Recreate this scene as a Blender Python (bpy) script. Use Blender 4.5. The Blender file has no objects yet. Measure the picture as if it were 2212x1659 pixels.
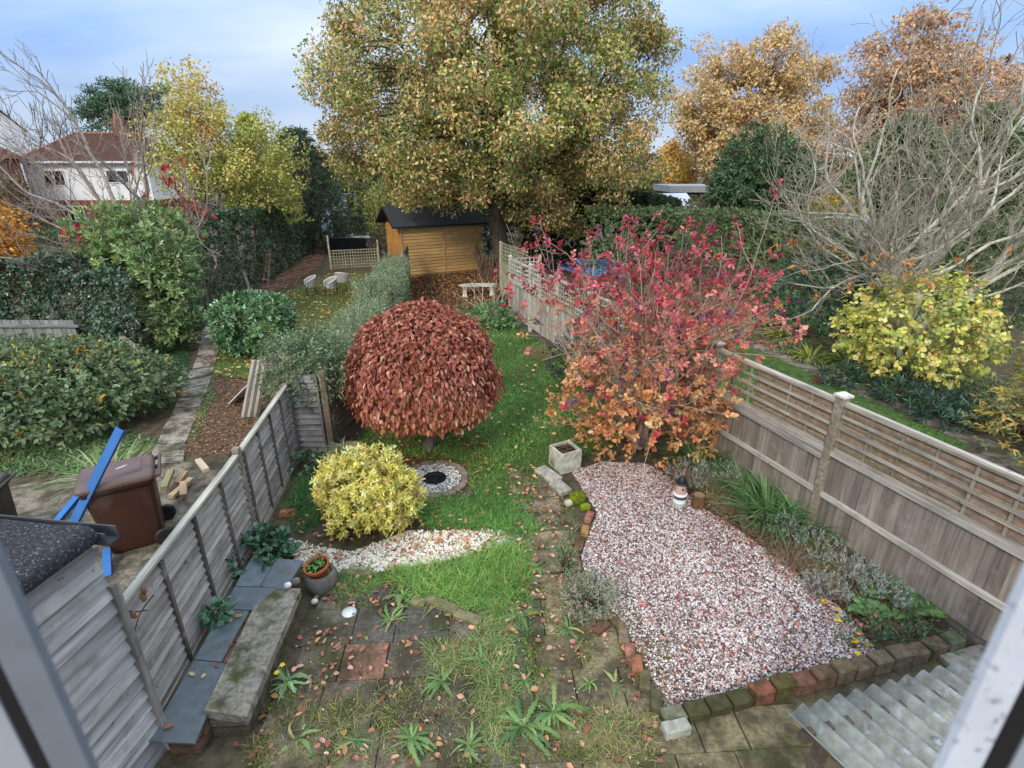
import bpy, math, random
import numpy as np
from mathutils import Vector, Matrix

scene = bpy.context.scene
COL = scene.collection
R = math.radians

# ------------------------------------------------------------------ camera
H = 5.0
PITCH = 21.95
FPX, CX, CY = 1160.0, 1106.0, 829.5          # focal length and centre of the 2212 x 1659 view
cd = bpy.data.cameras.new('camera')
cam = bpy.data.objects.new('camera', cd)
COL.objects.link(cam)
cam.location = (0, 0, H)
cam.rotation_euler = (R(90 - PITCH), 0, 0)
cd.sensor_width = 36
cd.lens = FPX / 2212 * 36
cd.clip_start = 0.05
cd.clip_end = 3000
cd.dof.use_dof = True
cd.dof.focus_distance = 11
cd.dof.aperture_fstop = 5.0
scene.camera = cam

# ------------------------------------------------------------------ light
SUN_EL, SUN_AZ = 34, 205          # azimuth clockwise from +Y (north): behind the camera, a little left
w = bpy.data.worlds.new('World')
scene.world = w
w.use_nodes = True
nt = w.node_tree
nt.nodes.clear()
def wn(t, **k):
    n = nt.nodes.new(t)
    for a, b in k.items(): setattr(n, a, b)
    return n
out = wn('ShaderNodeOutputWorld'); bg = wn('ShaderNodeBackground')
bg.inputs['Strength'].default_value = 0.1
sky = wn('ShaderNodeTexSky', sky_type='NISHITA')
sky.sun_disc = False
sky.sun_elevation = R(SUN_EL); sky.sun_rotation = R(SUN_AZ)
sky.altitude = 50; sky.air_density = 1.0; sky.dust_density = 1.5; sky.ozone_density = 2.0
tc = wn('ShaderNodeTexCoord')
sep = wn('ShaderNodeSeparateXYZ'); nt.links.new(tc.outputs['Generated'], sep.inputs[0])
def wmath(op, a, b):
    n = wn('ShaderNodeMath', operation=op)
    for i, v in enumerate((a, b)):
        if hasattr(v, 'links'): nt.links.new(v, n.inputs[i])
        else: n.inputs[i].default_value = v
    return n.outputs[0]
zz = wmath('ADD', wmath('MAXIMUM', sep.outputs['Z'], 0.0), 0.22)
px_ = wmath('DIVIDE', sep.outputs['X'], zz); py_ = wmath('DIVIDE', sep.outputs['Y'], zz)
cmb = wn('ShaderNodeCombineXYZ'); nt.links.new(px_, cmb.inputs[0]); nt.links.new(py_, cmb.inputs[1])
def wnoise(scale, det, rough, off):
    mp = wn('ShaderNodeMapping'); mp.inputs['Location'].default_value = off
    mp.inputs['Scale'].default_value = (1.0, 1.7, 1)
    nt.links.new(cmb.outputs[0], mp.inputs[0])
    n = wn('ShaderNodeTexNoise'); n.inputs['Scale'].default_value = scale
    n.inputs['Detail'].default_value = det; n.inputs['Roughness'].default_value = rough
    nt.links.new(mp.outputs[0], n.inputs['Vector'])
    return n.outputs['Fac']
def wramp(fac, stops):
    r = wn('ShaderNodeValToRGB'); nt.links.new(fac, r.inputs[0])
    e = r.color_ramp.elements
    while len(e) < len(stops): e.new(0.5)
    for i, (p, c) in enumerate(stops): e[i].position = p; e[i].color = (*c, 1)
    return r.outputs[0]
def wmix(fac, a, b):
    m = wn('ShaderNodeMix', data_type='RGBA')
    if hasattr(fac, 'links'): nt.links.new(fac, m.inputs[0])
    else: m.inputs[0].default_value = fac
    for i, v in ((6, a), (7, b)):
        if hasattr(v, 'links'): nt.links.new(v, m.inputs[i])
        else: m.inputs[i].default_value = (*v, 1)
    return m.outputs[2]
# soft grey-blue cloud deck in the sky's own physical units, over the clear Nishita sky
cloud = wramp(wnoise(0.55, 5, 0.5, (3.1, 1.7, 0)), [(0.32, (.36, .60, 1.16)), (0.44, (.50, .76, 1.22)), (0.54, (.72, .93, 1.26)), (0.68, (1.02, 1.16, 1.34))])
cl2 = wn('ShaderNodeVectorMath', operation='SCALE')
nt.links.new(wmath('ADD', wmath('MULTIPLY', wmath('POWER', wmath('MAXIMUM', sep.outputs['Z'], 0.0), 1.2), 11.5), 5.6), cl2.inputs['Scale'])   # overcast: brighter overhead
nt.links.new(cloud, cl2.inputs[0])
low = wramp(sep.outputs['Z'], [(0.0, (.9, .9, .9)), (0.06, (.45, .45, .45)), (0.16, (0, 0, 0))])
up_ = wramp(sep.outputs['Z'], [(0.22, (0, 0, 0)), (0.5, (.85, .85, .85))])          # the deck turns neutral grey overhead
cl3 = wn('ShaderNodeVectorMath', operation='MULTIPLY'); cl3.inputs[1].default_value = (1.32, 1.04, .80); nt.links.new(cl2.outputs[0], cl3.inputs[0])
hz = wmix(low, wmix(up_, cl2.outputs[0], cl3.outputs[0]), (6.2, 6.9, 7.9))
cover = wramp(wnoise(0.9, 4, 0.5, (0, 5.3, 0)), [(0.3, (.85, .85, .85)), (0.6, (1, 1, 1))])
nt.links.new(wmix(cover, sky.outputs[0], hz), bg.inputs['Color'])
nt.links.new(bg.outputs[0], out.inputs[0])

sd = bpy.data.lights.new('sun', 'SUN')
sd.energy = 1.7
sd.angle = R(14)
sd.color = (1.0, .90, .76)
sun = bpy.data.objects.new('sun', sd); COL.objects.link(sun)
az, el = R(SUN_AZ), R(SUN_EL)
sdir = Vector((math.sin(az) * math.cos(el), math.cos(az) * math.cos(el), math.sin(el)))
sun.rotation_euler = (-sdir).to_track_quat('-Z', 'Y').to_euler()
sun.location = sdir * 60

scene.view_settings.view_transform = 'Standard'
scene.view_settings.look = 'None'
scene.view_settings.exposure = 0.30
scene.view_settings.gamma = 1
scene.cycles.use_denoising = True
scene.cycles.max_bounces = 5
scene.cycles.diffuse_bounces = 3
scene.cycles.transmission_bounces = 3
scene.cycles.use_adaptive_sampling = True
scene.cycles.adaptive_threshold = 0.02

# ------------------------------------------------------------------ geometry helpers
_c, _s = math.cos(R(PITCH)), math.sin(R(PITCH))
def G(px, py, z=0.0):
    """a spot on the ground (or at height z), read off the survey of the view"""
    r = (px - CX) / FPX; d = (py - CY) / FPX
    Y, Z = _c - d * _s, -_s - d * _c
    t = (z - H) / Z
    return np.array((r * t, Y * t, z))
def AY(px, py, Yd):
    r = (px - CX) / FPX; d = (py - CY) / FPX
    Y, Z = _c - d * _s, -_s - d * _c
    t = Yd / Y
    return np.array((r * t, Yd, H + Z * t))

def hexl(h):
    h = h.lstrip('#')
    v = np.array([int(h[i:i + 2], 16) / 255 for i in (0, 2, 4)])
    return np.where(v <= .04045, v / 12.92, ((v + .055) / 1.055) ** 2.4)
def pal(*hs): return np.array([hexl(h) for h in hs])
def unit(a):
    a = np.asarray(a, float)
    return a / np.maximum(np.linalg.norm(a, axis=-1, keepdims=True), 1e-9)
def pick(rng, palette, n, jit=.18, wts=None):
    palette = np.atleast_2d(palette)
    if wts is not None: wts = np.array(wts, float) / sum(wts)
    c = palette[rng.choice(len(palette), n, p=wts)]
    return np.clip(c * (1 + jit * rng.standard_normal((n, 1))) * (1 + .05 * rng.standard_normal((n, 3))), .004, .95)

class MB:
    """collects primitives into one mesh"""
    def __init__(self, seed=0):
        self.V, self.C, self.L, self.F = [], [], [], []
        self.n = 0
        self.rng = np.random.default_rng(seed)
    def add(self, V, faces, col=(.5, .5, .5), loc=None, smooth=False):
        V = np.asarray(V, float).reshape(-1, 3)
        c = np.asarray(col, float)
        if c.ndim == 1: c = np.repeat(c[None], len(V), 0)
        self.V.append(V); self.C.append(c)
        self.L.append(np.zeros_like(V) if loc is None else np.asarray(loc, float))
        for f in (faces if isinstance(faces, list) else [faces]):
            f = np.asarray(f, int)
            if f.size: self.F.append((f + self.n, smooth))
        self.n += len(V)
        return self
    def jit(self, col, j):
        return np.clip(np.asarray(col) * (1 + j * self.rng.standard_normal()), .003, .95)
    def box(self, c, s, rz=0.0, col=(.5, .5, .5), j=0.0, M=None, bev=0.0):
        hx, hy, hz = np.array(s) / 2
        if bev > 0:
            b = min(bev, hx * .45, hy * .45, hz * .45)
            rings = []
            for z, o in ((-hz, b), (-hz + b, 0), (hz - b, 0), (hz, b)):
                x, y = hx - o, hy - o
                rings.append([(-x + b, -y, z), (x - b, -y, z), (x, -y + b, z), (x, y - b, z), (x - b, y, z), (-x + b, y, z), (-x, y - b, z), (-x, -y + b, z)])
            v = np.array(rings).reshape(-1, 3); F = []
            for i in range(3):
                for k in range(8): F.append((i * 8 + k, i * 8 + (k + 1) % 8, i * 8 + 8 + (k + 1) % 8, i * 8 + 8 + k))
            caps = np.array([list(range(7, -1, -1)), list(range(24, 32))])
            faces = [np.array(F), caps]
        else:
            v = np.array([(x, y, z) for z in (-hz, hz) for x, y in ((-hx, -hy), (hx, -hy), (hx, hy), (-hx, hy))])
            faces = np.array([(3, 2, 1, 0), (4, 5, 6, 7), (0, 1, 5, 4), (1, 2, 6, 5), (2, 3, 7, 6), (3, 0, 4, 7)])
        loc = v + self.rng.uniform(-50, 50, 3)
        if M is None:
            cz, sz = math.cos(rz), math.sin(rz)
            M = np.array(((cz, -sz, 0), (sz, cz, 0), (0, 0, 1)))
        return self.add(v @ np.asarray(M).T + np.asarray(c, float), faces, self.jit(col, j), loc)
    def beam(self, p0, p1, wd, ht, up=(0, 0, 1), col=(.5, .5, .5), j=0.0, bev=0.0):
        p0, p1 = np.asarray(p0, float), np.asarray(p1, float)
        a = p1 - p0; L = np.linalg.norm(a); a = a / L
        up = np.asarray(up, float)
        if abs(a @ up) > .98 * np.linalg.norm(up): up = np.array((1., 0, 0))
        s = unit(np.cross(up, a)); u = np.cross(a, s)
        return self.box((p0 + p1) / 2, (L, wd, ht), col=col, j=j, M=np.stack([a, s, u], 1), bev=bev)
    def loft(self, rings, col=(.5, .5, .5), cap=(True, True), smooth=True, closed=True):
        rings = np.asarray(rings, float); m, n = rings.shape[:2]
        i = np.arange(m - 1)[:, None]; k = np.arange(n if closed else n - 1)[None]
        a = i * n + k; b = i * n + (k + 1) % n
        F = [np.stack([a, b, b + n, a + n], -1).reshape(-1, 4)]
        V = rings.reshape(-1, 3)
        loc = V + self.rng.uniform(-20, 20, 3)
        self.add(V, F, col, loc, smooth)
        for end, c in ((0, cap[0]), (m - 1, cap[1])):
            if c:
                idx = np.arange(n)[::-1] if end == 0 else np.arange(n)
                self.add(rings[end], np.array([idx]), col if np.ndim(col) == 1 else np.asarray(col)[end * n:(end + 1) * n], loc[end * n:(end + 1) * n], False)
        return self
    def lathe(self, prof, c=(0, 0, 0), n=20, col=(.5, .5, .5), cap=(True, True), smooth=True, squash=(1, 1)):
        t = np.linspace(0, 2 * math.pi, n, endpoint=False)
        rings = [[(c[0] + r * math.cos(a) * squash[0], c[1] + r * math.sin(a) * squash[1], c[2] + z) for a in t] for r, z in prof]
        return self.loft(rings, col, cap, smooth)
    def tube(self, pts, rad, n=5, col=(.5, .5, .5), j=0.0, cap=True):
        P = np.asarray(pts, float); m = len(P)
        rad = np.broadcast_to(np.asarray(rad, float), (m,))
        T = np.gradient(P, axis=0); T = unit(T)
        ref = np.array((0, 0, 1.)) if abs(unit(P[-1] - P[0])[2]) < .9 else np.array((1., 0, 0))
        S = unit(np.cross(T, ref)); U = np.cross(S, T)
        t = np.linspace(0, 2 * math.pi, n, endpoint=False)
        rings = P[:, None] + rad[:, None, None] * (np.cos(t)[None, :, None] * S[:, None] + np.sin(t)[None, :, None] * U[:, None])
        return self.loft(rings, self.jit(col, j), (cap, cap), True)
    def prism(self, poly, z0, z1, col=(.5, .5, .5), j=0.0):
        poly = np.asarray(poly, float)[:, :2]; n = len(poly)
        if np.sum(poly[:, 0] * np.roll(poly[:, 1], -1) - poly[:, 1] * np.roll(poly[:, 0], -1)) < 0: poly = poly[::-1]
        V = np.concatenate([np.c_[poly, np.full(n, z0)], np.c_[poly, np.full(n, z1)]])
        k = np.arange(n); k2 = (k + 1) % n
        return self.add(V, [np.stack([k, k2, k2 + n, k + n], 1), np.array([k[::-1]]), np.array([k + n])], self.jit(col, j), V + self.rng.uniform(-9, 9, 3))
    def sheet(self, poly, z, col=(.5, .5, .5)):
        poly = np.asarray(poly, float)[:, :2]; n = len(poly)
        if np.sum(poly[:, 0] * np.roll(poly[:, 1], -1) - poly[:, 1] * np.roll(poly[:, 0], -1)) < 0: poly = poly[::-1]
        V = np.c_[poly, np.full(n, z)]
        return self.add(V, np.array([np.arange(n)]), col, V)
    def rock(self, c, s, col, rz=0.0, rough=.18, seed=1):
        rg = np.random.default_rng(seed); n, m = 10, 7
        rings = []
        for i in range(m):
            f = -math.pi / 2 + math.pi * i / (m - 1); f = max(min(f, 1.5), -1.5)
            ring = []
            for k in range(n):
                a = 2 * math.pi * k / n
                d = np.array((math.cos(f) * math.cos(a), math.cos(f) * math.sin(a), math.sin(f)))
                d = np.sign(d) * np.abs(d) ** .75 * (1 + rough * rg.standard_normal() * .5)
                x, y, z = d * np.array(s) / 2
                ring.append((c[0] + x * math.cos(rz) - y * math.sin(rz), c[1] + x * math.sin(rz) + y * math.cos(rz), c[2] + z))
            rings.append(ring)
        return self.loft(rings, col, (True, True), True)
    def pebbles(self, P, size, C, flat=.6):
        n = len(P); rg = self.rng
        T = np.array([(1, 0, 0), (0, 1, 0), (-1, 0, 0), (0, -1, 0), (0, 0, 1), (0, 0, -1.)])
        X = T[None] * (1 + .35 * rg.standard_normal((n, 6, 1)).clip(-1.2, 1.2))
        X = X * np.stack([rg.uniform(.7, 1.3, n), rg.uniform(.6, 1.0, n), rg.uniform(flat * .7, flat * 1.2, n)], 1)[:, None]
        X = X * np.asarray(size).reshape(-1, 1, 1)
        # random tumbling
        q = rg.standard_normal((n, 3)) * .35; a = rg.uniform(0, 2 * math.pi, n)
        ca, sa = np.cos(a)[:, None], np.sin(a)[:, None]
        x, y, z = X[..., 0] * ca - X[..., 1] * sa, X[..., 0] * sa + X[..., 1] * ca, X[..., 2]
        z = z + q[:, :1] * x + q[:, 1:2] * y
        V = np.stack([x, y, z], -1) + P[:, None]
        F = np.array([(0, 1, 4), (1, 2, 4), (2, 3, 4), (3, 0, 4), (1, 0, 5), (2, 1, 5), (3, 2, 5), (0, 3, 5)])
        F = (np.arange(n)[:, None, None] * 6 + F).reshape(-1, 3)
        return self.add(V.reshape(-1, 3), F, np.repeat(C, 6, 0), smooth=True)
    def leaves(self, P, N, U, L, W, C, tpl='oval', fold=.16, droop=.12):
        n = len(P)
        U = unit(U); B = unit(np.cross(N, U)); N2 = np.cross(U, B)
        L = np.broadcast_to(np.asarray(L, float), (n,)); W = np.broadcast_to(np.asarray(W, float), (n,))
        if tpl == 'oval':
            T = np.array([(0, 0, 0), (.28, .46, fold), (.72, .40, fold - droop * .5), (1, 0, -droop), (.72, -.40, fold - droop * .5), (.28, -.46, fold)])
            F = np.array([(0, 3, 2, 1), (0, 5, 4, 3)])
        elif tpl == 'round':
            T = np.array([(0, 0, 0), (.25, .42, fold), (.68, .52, fold), (.98, .2, -droop), (.98, -.2, -droop), (.68, -.52, fold), (.25, -.42, fold)])
            F = None
        else:
            T = np.array([(0, 0, 0), (.5, .5, fold), (1, 0, -droop), (.5, -.5, fold)])
            F = np.array([(0, 3, 2, 1)])
        V = P[:, None] + L[:, None, None] * T[None, :, 0:1] * U[:, None] + W[:, None, None] * T[None, :, 1:2] * B[:, None] + W[:, None, None] * T[None, :, 2:3] * N2[:, None]
        k = len(T); b = np.arange(n)[:, None, None] * k
        if F is None: faces = [(b + np.array([(0, 6, 5, 4, 3, 2, 1)])).reshape(-1, 7)]
        else: faces = [(b + F).reshape(-1, F.shape[1])]
        return self.add(V.reshape(-1, 3), faces, np.repeat(C, k, 0))
    def blades(self, P, D, L, W, C, bend=.5, nseg=3, prof='grass'):
        n = len(P); D = unit(D)
        L = np.broadcast_to(np.asarray(L, float), (n,))[:, None]; W = np.broadcast_to(np.asarray(W, float), (n,))[:, None]
        bend = np.broadcast_to(np.asarray(bend, float), (n,))[:, None]
        S = np.cross(D, (0, 0, 1.)) + 1e-4 * self.rng.standard_normal((n, 3)); S = unit(S)
        horiz = D * np.array((1, 1, 0.)); horiz = unit(horiz + 1e-6)
        rows = []
        for i in range(nseg + 1):
            t = i / nseg
            wv = {'grass': (1 - t ** 1.6), 'strap': min(1, .55 + t * 1.6) * (1 - t ** 3), 'leaf': math.sin(math.pi * min(1, .08 + t * .92) ** .9) + .02}[prof]
            c = P + D * L * t + horiz * L * bend * .45 * t * t - np.array((0, 0, 1.)) * L * bend * .75 * t * t
            rows.append(np.stack([c - S * W * wv * .5, c + S * W * wv * .5], 1))
        V = np.stack(rows, 1)                      # n, nseg+1, 2, 3
        k = 2 * (nseg + 1)
        F = np.array([(2 * i, 2 * i + 1, 2 * i + 3, 2 * i + 2) for i in range(nseg)])
        return self.add(V.reshape(-1, 3), (np.arange(n)[:, None, None] * k + F).reshape(-1, 4), np.repeat(C, k, 0), smooth=True)
    def build(self, name, mat, parent=None, world=False):
        V = np.concatenate(self.V); C = np.concatenate(self.C); Lc = np.concatenate(self.L)
        if world and parent is not None: V = V - np.array(parent.location)
        me = bpy.data.meshes.new(name)
        me.vertices.add(len(V)); me.vertices.foreach_set('co', V.astype(np.float32).ravel())
        idx = np.concatenate([f.ravel() for f, s in self.F]); sizes = np.concatenate([np.full(len(f), f.shape[1]) for f, s in self.F])
        sm = np.concatenate([np.full(len(f), s) for f, s in self.F])
        me.loops.add(len(idx)); me.loops.foreach_set('vertex_index', idx.astype(np.int32))
        me.polygons.add(len(sizes)); me.polygons.foreach_set('loop_start', np.concatenate([[0], np.cumsum(sizes)[:-1]]).astype(np.int32))
        me.polygons.foreach_set('use_smooth', sm)
        me.update(calc_edges=True)
        a = me.attributes.new('col', 'FLOAT_COLOR', 'POINT')
        a.data.foreach_set('color', np.c_[C, np.ones(len(C))].astype(np.float32).ravel())
        if np.any(Lc):
            a = me.attributes.new('loc', 'FLOAT_VECTOR', 'POINT'); a.data.foreach_set('vector', Lc.astype(np.float32).ravel())
        me.materials.append(mat)
        o = bpy.data.objects.new(name, me); COL.objects.link(o)
        if parent is not None: o.parent = parent
        return o

def tag(o, label=None, cat=None, group=None, kind=None):
    if label: o['label'] = label
    if cat: o['category'] = cat
    if group: o['group'] = group
    if kind: o['kind'] = kind
    return o
def thing(name, label, cat, loc=(0, 0, 0), rz=0.0, group=None):
    o = bpy.data.objects.new(name, None); o.empty_display_size = .2
    COL.objects.link(o); o.location = [float(v) for v in loc]; o.rotation_euler = (0, 0, rz)
    return tag(o, label, cat, group)
def dup(root, loc, rz, label):
    r = root.copy(); COL.objects.link(r); r.location = [float(v) for v in loc]; r.rotation_euler = (0, 0, rz); r['label'] = label
    for ch in list(root.children):
        c = ch.copy(); COL.objects.link(c); c.parent = r
        for g in list(ch.children):
            d = g.copy(); COL.objects.link(d); d.parent = c
    return r

# ------------------------------------------------------------------ materials
def mat(name, rough=.8, ns=8.0, na=.35, stretch=(1, 1, 1), coord='loc', bump=.2, spec=.3, metal=0.0, stain=None, stain2=None, bs=None, bd=.01, transl=0.0, more=()):
    m = bpy.data.materials.new(name); m.use_nodes = True
    t = m.node_tree; N = t.nodes; Lk = t.links
    b = N['Principled BSDF']
    b.inputs['Roughness'].default_value = rough; b.inputs['Specular IOR Level'].default_value = spec; b.inputs['Metallic'].default_value = metal
    at = N.new('ShaderNodeAttribute'); at.attribute_name = 'col'
    colour = at.outputs['Color']
    if coord == 'loc':
        v = N.new('ShaderNodeAttribute'); v.attribute_name = 'loc'; vec = v.outputs['Vector']
    else:
        v = N.new('ShaderNodeTexCoord'); vec = v.outputs['Object']
    def noise(scale, st=(1, 1, 1), det=5, ro=.55):
        mp = N.new('ShaderNodeMapping'); mp.inputs['Scale'].default_value = st; Lk.new(vec, mp.inputs[0])
        n = N.new('ShaderNodeTexNoise'); n.inputs['Scale'].default_value = scale; n.inputs['Detail'].default_value = det; n.inputs['Roughness'].default_value = ro
        Lk.new(mp.outputs[0], n.inputs['Vector']); return n.outputs['Fac']
    def mrange(f, a, bb, c, d):
        r = N.new('ShaderNodeMapRange'); r.inputs[1].default_value = a; r.inputs[2].default_value = bb; r.inputs[3].default_value = c; r.inputs[4].default_value = d
        Lk.new(f, r.inputs[0]); return r.outputs[0]
    f = None
    if na > 0:
        f = noise(ns, stretch)
        sc = N.new('ShaderNodeVectorMath'); sc.operation = 'SCALE'
        Lk.new(colour, sc.inputs[0]); Lk.new(mrange(f, .3, .7, 1 - na, 1 + na), sc.inputs['Scale']); colour = sc.outputs[0]
    for st in (stain, stain2) + tuple(more):
        if st:
            cc, scl, lo, hi, amt = st
            fac = mrange(noise(scl, (1, 1, 1), 6, .62), lo, hi, 0, amt)
            mx = N.new('ShaderNodeMix'); mx.data_type = 'RGBA'; Lk.new(fac, mx.inputs[0]); Lk.new(colour, mx.inputs[6]); mx.inputs[7].default_value = (*cc, 1)
            colour = mx.outputs[2]
    Lk.new(colour, b.inputs['Base Color'])
    if bump > 0:
        g = noise(bs or ns * 2, stretch, 4, .6)
        bp = N.new('ShaderNodeBump'); bp.inputs['Strength'].default_value = bump; bp.inputs['Distance'].default_value = bd
        Lk.new(g, bp.inputs['Height']); Lk.new(bp.outputs[0], b.inputs['Normal'])
    if transl > 0:
        tr = N.new('ShaderNodeBsdfTranslucent'); Lk.new(colour, tr.inputs['Color'])
        ms = N.new('ShaderNodeMixShader'); ms.inputs[0].default_value = transl
        Lk.new(b.outputs[0], ms.inputs[1]); Lk.new(tr.outputs[0], ms.inputs[2]); Lk.new(ms.outputs[0], N['Material Output'].inputs[0])
    return m

LEAF = mat('leaf', .45, na=0, bump=0, spec=.55, transl=.28)
LEAFG = mat('glossy_leaf', .32, na=0, bump=0, spec=.6, transl=.12)
GRASS = mat('grass_blade', .55, na=0, bump=0, spec=.25, transl=.3)
DRY = mat('dry_leaf', .7, na=0, bump=0, spec=.2, transl=.12)
BARK = mat('bark', .85, 9, .45, (1, 1, .35), 'obj', .5, .2, stain=(hexl('#7d8a5c'), 3, .55, .75, .5))
TWIG = mat('twig', .8, 12, .3, (1, 1, 1), 'obj', .0, .2)
GREYWOOD = mat('weathered_wood', .78, 1.0, .38, (1.6, 20, 20), 'loc', .35, .25, stain=(hexl('#55504c'), 2.2, .52, .72, .55), stain2=(hexl('#b8bcc4'), 5, .58, .74, .35), bs=1.0, bd=.006, more=((hexl('#2f2b29'), 13, .66, .71, .8), (hexl('#6f7a62'), 1.1, .58, .74, .35)))
BROWNWOOD = mat('fence_wood', .8, 1.0, .32, (1.6, 30, 30), 'loc', .35, .22, stain=(hexl('#6a5a4c'), 2.0, .5, .75, .5), stain2=(hexl('#7f8468'), 1.3, .6, .8, .3), bs=1.0, bd=.006, more=((hexl('#3a312a'), 11, .66, .71, .8), (hexl('#a9a49c'), 3.2, .56, .7, .4)))
NEWWOOD = mat('shed_wood', .7, 1.0, .25, (1.5, 26, 26), 'loc', .25, .25, stain=(hexl('#8a7a62'), .9, .48, .68, .6), bs=1.0, bd=.005)
STONE = mat('stone', .85, 9, .35, (1, 1, 1), 'loc', .6, .25, stain=(hexl('#4c5230'), 3, .56, .7, .7), stain2=(hexl('#c9c6ba'), 7, .64, .74, .6), bd=.012)
SLAB = mat('paving', .88, 26, .38, (1, 1, 1), 'obj', .6, .2, stain=(hexl('#39411c'), 1.7, .50, .62, .8), stain2=(hexl('#3d372d'), 3.1, .44, .60, .75), bd=.008)
BRICK = mat('brick', .88, 14, .35, (1, 1, 1), 'loc', .6, .2, stain=(hexl('#39401f'), 5, .5, .66, .8), bd=.01)
SLATE = mat('slate', .38, 10, .22, (1, 1, 1), 'loc', .12, .45, stain=(hexl('#8d979c'), 3, .56, .75, .35))
SOIL = mat('soil', .95, 6, .5, (1, 1, 1), 'obj', .8, .15, stain=(hexl('#6d6a3a'), 1.2, .56, .75, .4), bs=22, bd=.03)
PLAIN = mat('painted', .5, 6, .12, (1, 1, 1), 'obj', .05, .4)
PLASTIC = mat('plastic', .45, 5, .16, (1, 1, 1), 'loc', .06, .4, stain=(hexl('#8b7a70'), 2.4, .58, .8, .3))
FELT = mat('roof_felt', .9, 30, .4, (1, 1, 1), 'loc', .8, .2, stain=(hexl('#aab2ba'), 55, .58, .66, .6), bs=90, bd=.006)
METAL = mat('galvanised_metal', .6, 14, .35, (1, 1, 1), 'obj', .2, .35, stain=(hexl('#66655a'), 6, .46, .64, .55), stain2=(hexl('#b9c2c8'), 12, .56, .68, .5), more=((hexl('#6d7058'), 2.2, .54, .7, .4),))
TERRA = mat('terracotta', .8, 10, .22, (1, 1, 1), 'obj', .2, .2)
WICKER = mat('wicker', .75, 60, .35, (1, 1, 1), 'obj', .5, .25, bs=80, bd=.01)
PEBBLE = mat('pebble', .6, na=0, bump=0, spec=.35)
WALL = mat('render_wall', .8, 2, .1, (1, 1, 1), 'obj', .1, .2)
TILE = mat('roof_tile', .85, 3, .35, (1, 3, 3), 'loc', .4, .2, stain=(hexl('#4c3b36'), 1.1, .5, .7, .6))
GLASS = mat('window_glass', .08, 2, .2, (1, 1, 1), 'obj', 0, .6)
# ------------------------------------------------------------------ plant helpers
def lumps(seed, k=7, f=3.0):
    rg = np.random.default_rng(seed)
    Wv = rg.standard_normal((k, 3)) * f; ph = rg.uniform(0, 6.28, k)
    return lambda d: np.cos(d @ Wv.T + ph).mean(-1) * 1.6
def sphere_dirs(rg, n, zmin=-1.0):
    z = rg.uniform(zmin, 1, n); a = rg.uniform(0, 2 * math.pi, n); q = np.sqrt(1 - z * z)
    return np.stack([q * np.cos(a), q * np.sin(a), z], 1)
def env_points(rg, n, c, rad, seed, lump=.15, shell=.16, zmin=-1.0, box=0.0, f=3.0):
    d = sphere_dirs(rg, n, zmin)
    lf = lumps(seed, f=f)(d)
    k = (1 + lump * lf) * (1 - np.abs(rg.standard_normal(n)) * shell).clip(.15, 1.05)
    e = d
    if box > 0: e = np.sign(d) * np.abs(d) ** (1 - box); e = e
    P = np.asarray(c) + e * np.asarray(rad) * k[:, None]
    N = unit(d / np.asarray(rad))
    return P, N
def sprigs(mb, P, N, k, ln, L, Wd, C, tpl='oval', up=.35, spread=.8, fold=.16, droop=.12, hang=0.0):
    """k leaves arranged round a short shoot at every point"""
    rg = mb.rng; n = len(P)
    A = unit(N + up * np.array((0, 0, 1.)) + .45 * rg.standard_normal((n, 3)))
    X = unit(np.cross(A, rg.standard_normal((n, 3)))); Y = np.cross(A, X)
    i = np.arange(k)
    th = (i * 2.4)[None] + rg.uniform(0, 6.28, (n, 1))
    rad = np.cos(th)[..., None] * X[:, None] + np.sin(th)[..., None] * Y[:, None]
    t = (i + .5)[None] / k + .1 * rg.standard_normal((n, k))
    pos = P[:, None] + A[:, None] * (t[..., None] - .5) * ln
    tilt = (spread * (1.15 - .7 * t))[..., None]
    U = unit(rad * tilt + A[:, None] * (1 - .6 * tilt) + np.array((0, 0, -hang)) + .18 * rg.standard_normal((n, k, 3)))
    Nn = unit(A[:, None] * .8 - rad * .4 + np.array((0, 0, .5)) + .25 * rg.standard_normal((n, k, 3)))
    if np.ndim(C) == 2 and len(C) == n: Cc = np.repeat(C[:, None], k, 1).reshape(-1, 3) * (1 + .15 * rg.standard_normal((n * k, 1))).clip(.6, 1.5)
    else: Cc = pick(rg, C, n * k)
    m = n * k
    mb.leaves(pos.reshape(m, 3), Nn.reshape(m, 3), U.reshape(m, 3), L * rg.uniform(.65, 1.25, m), Wd * rg.uniform(.7, 1.2, m), np.clip(Cc, .004, .95), tpl, fold, droop)

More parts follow.
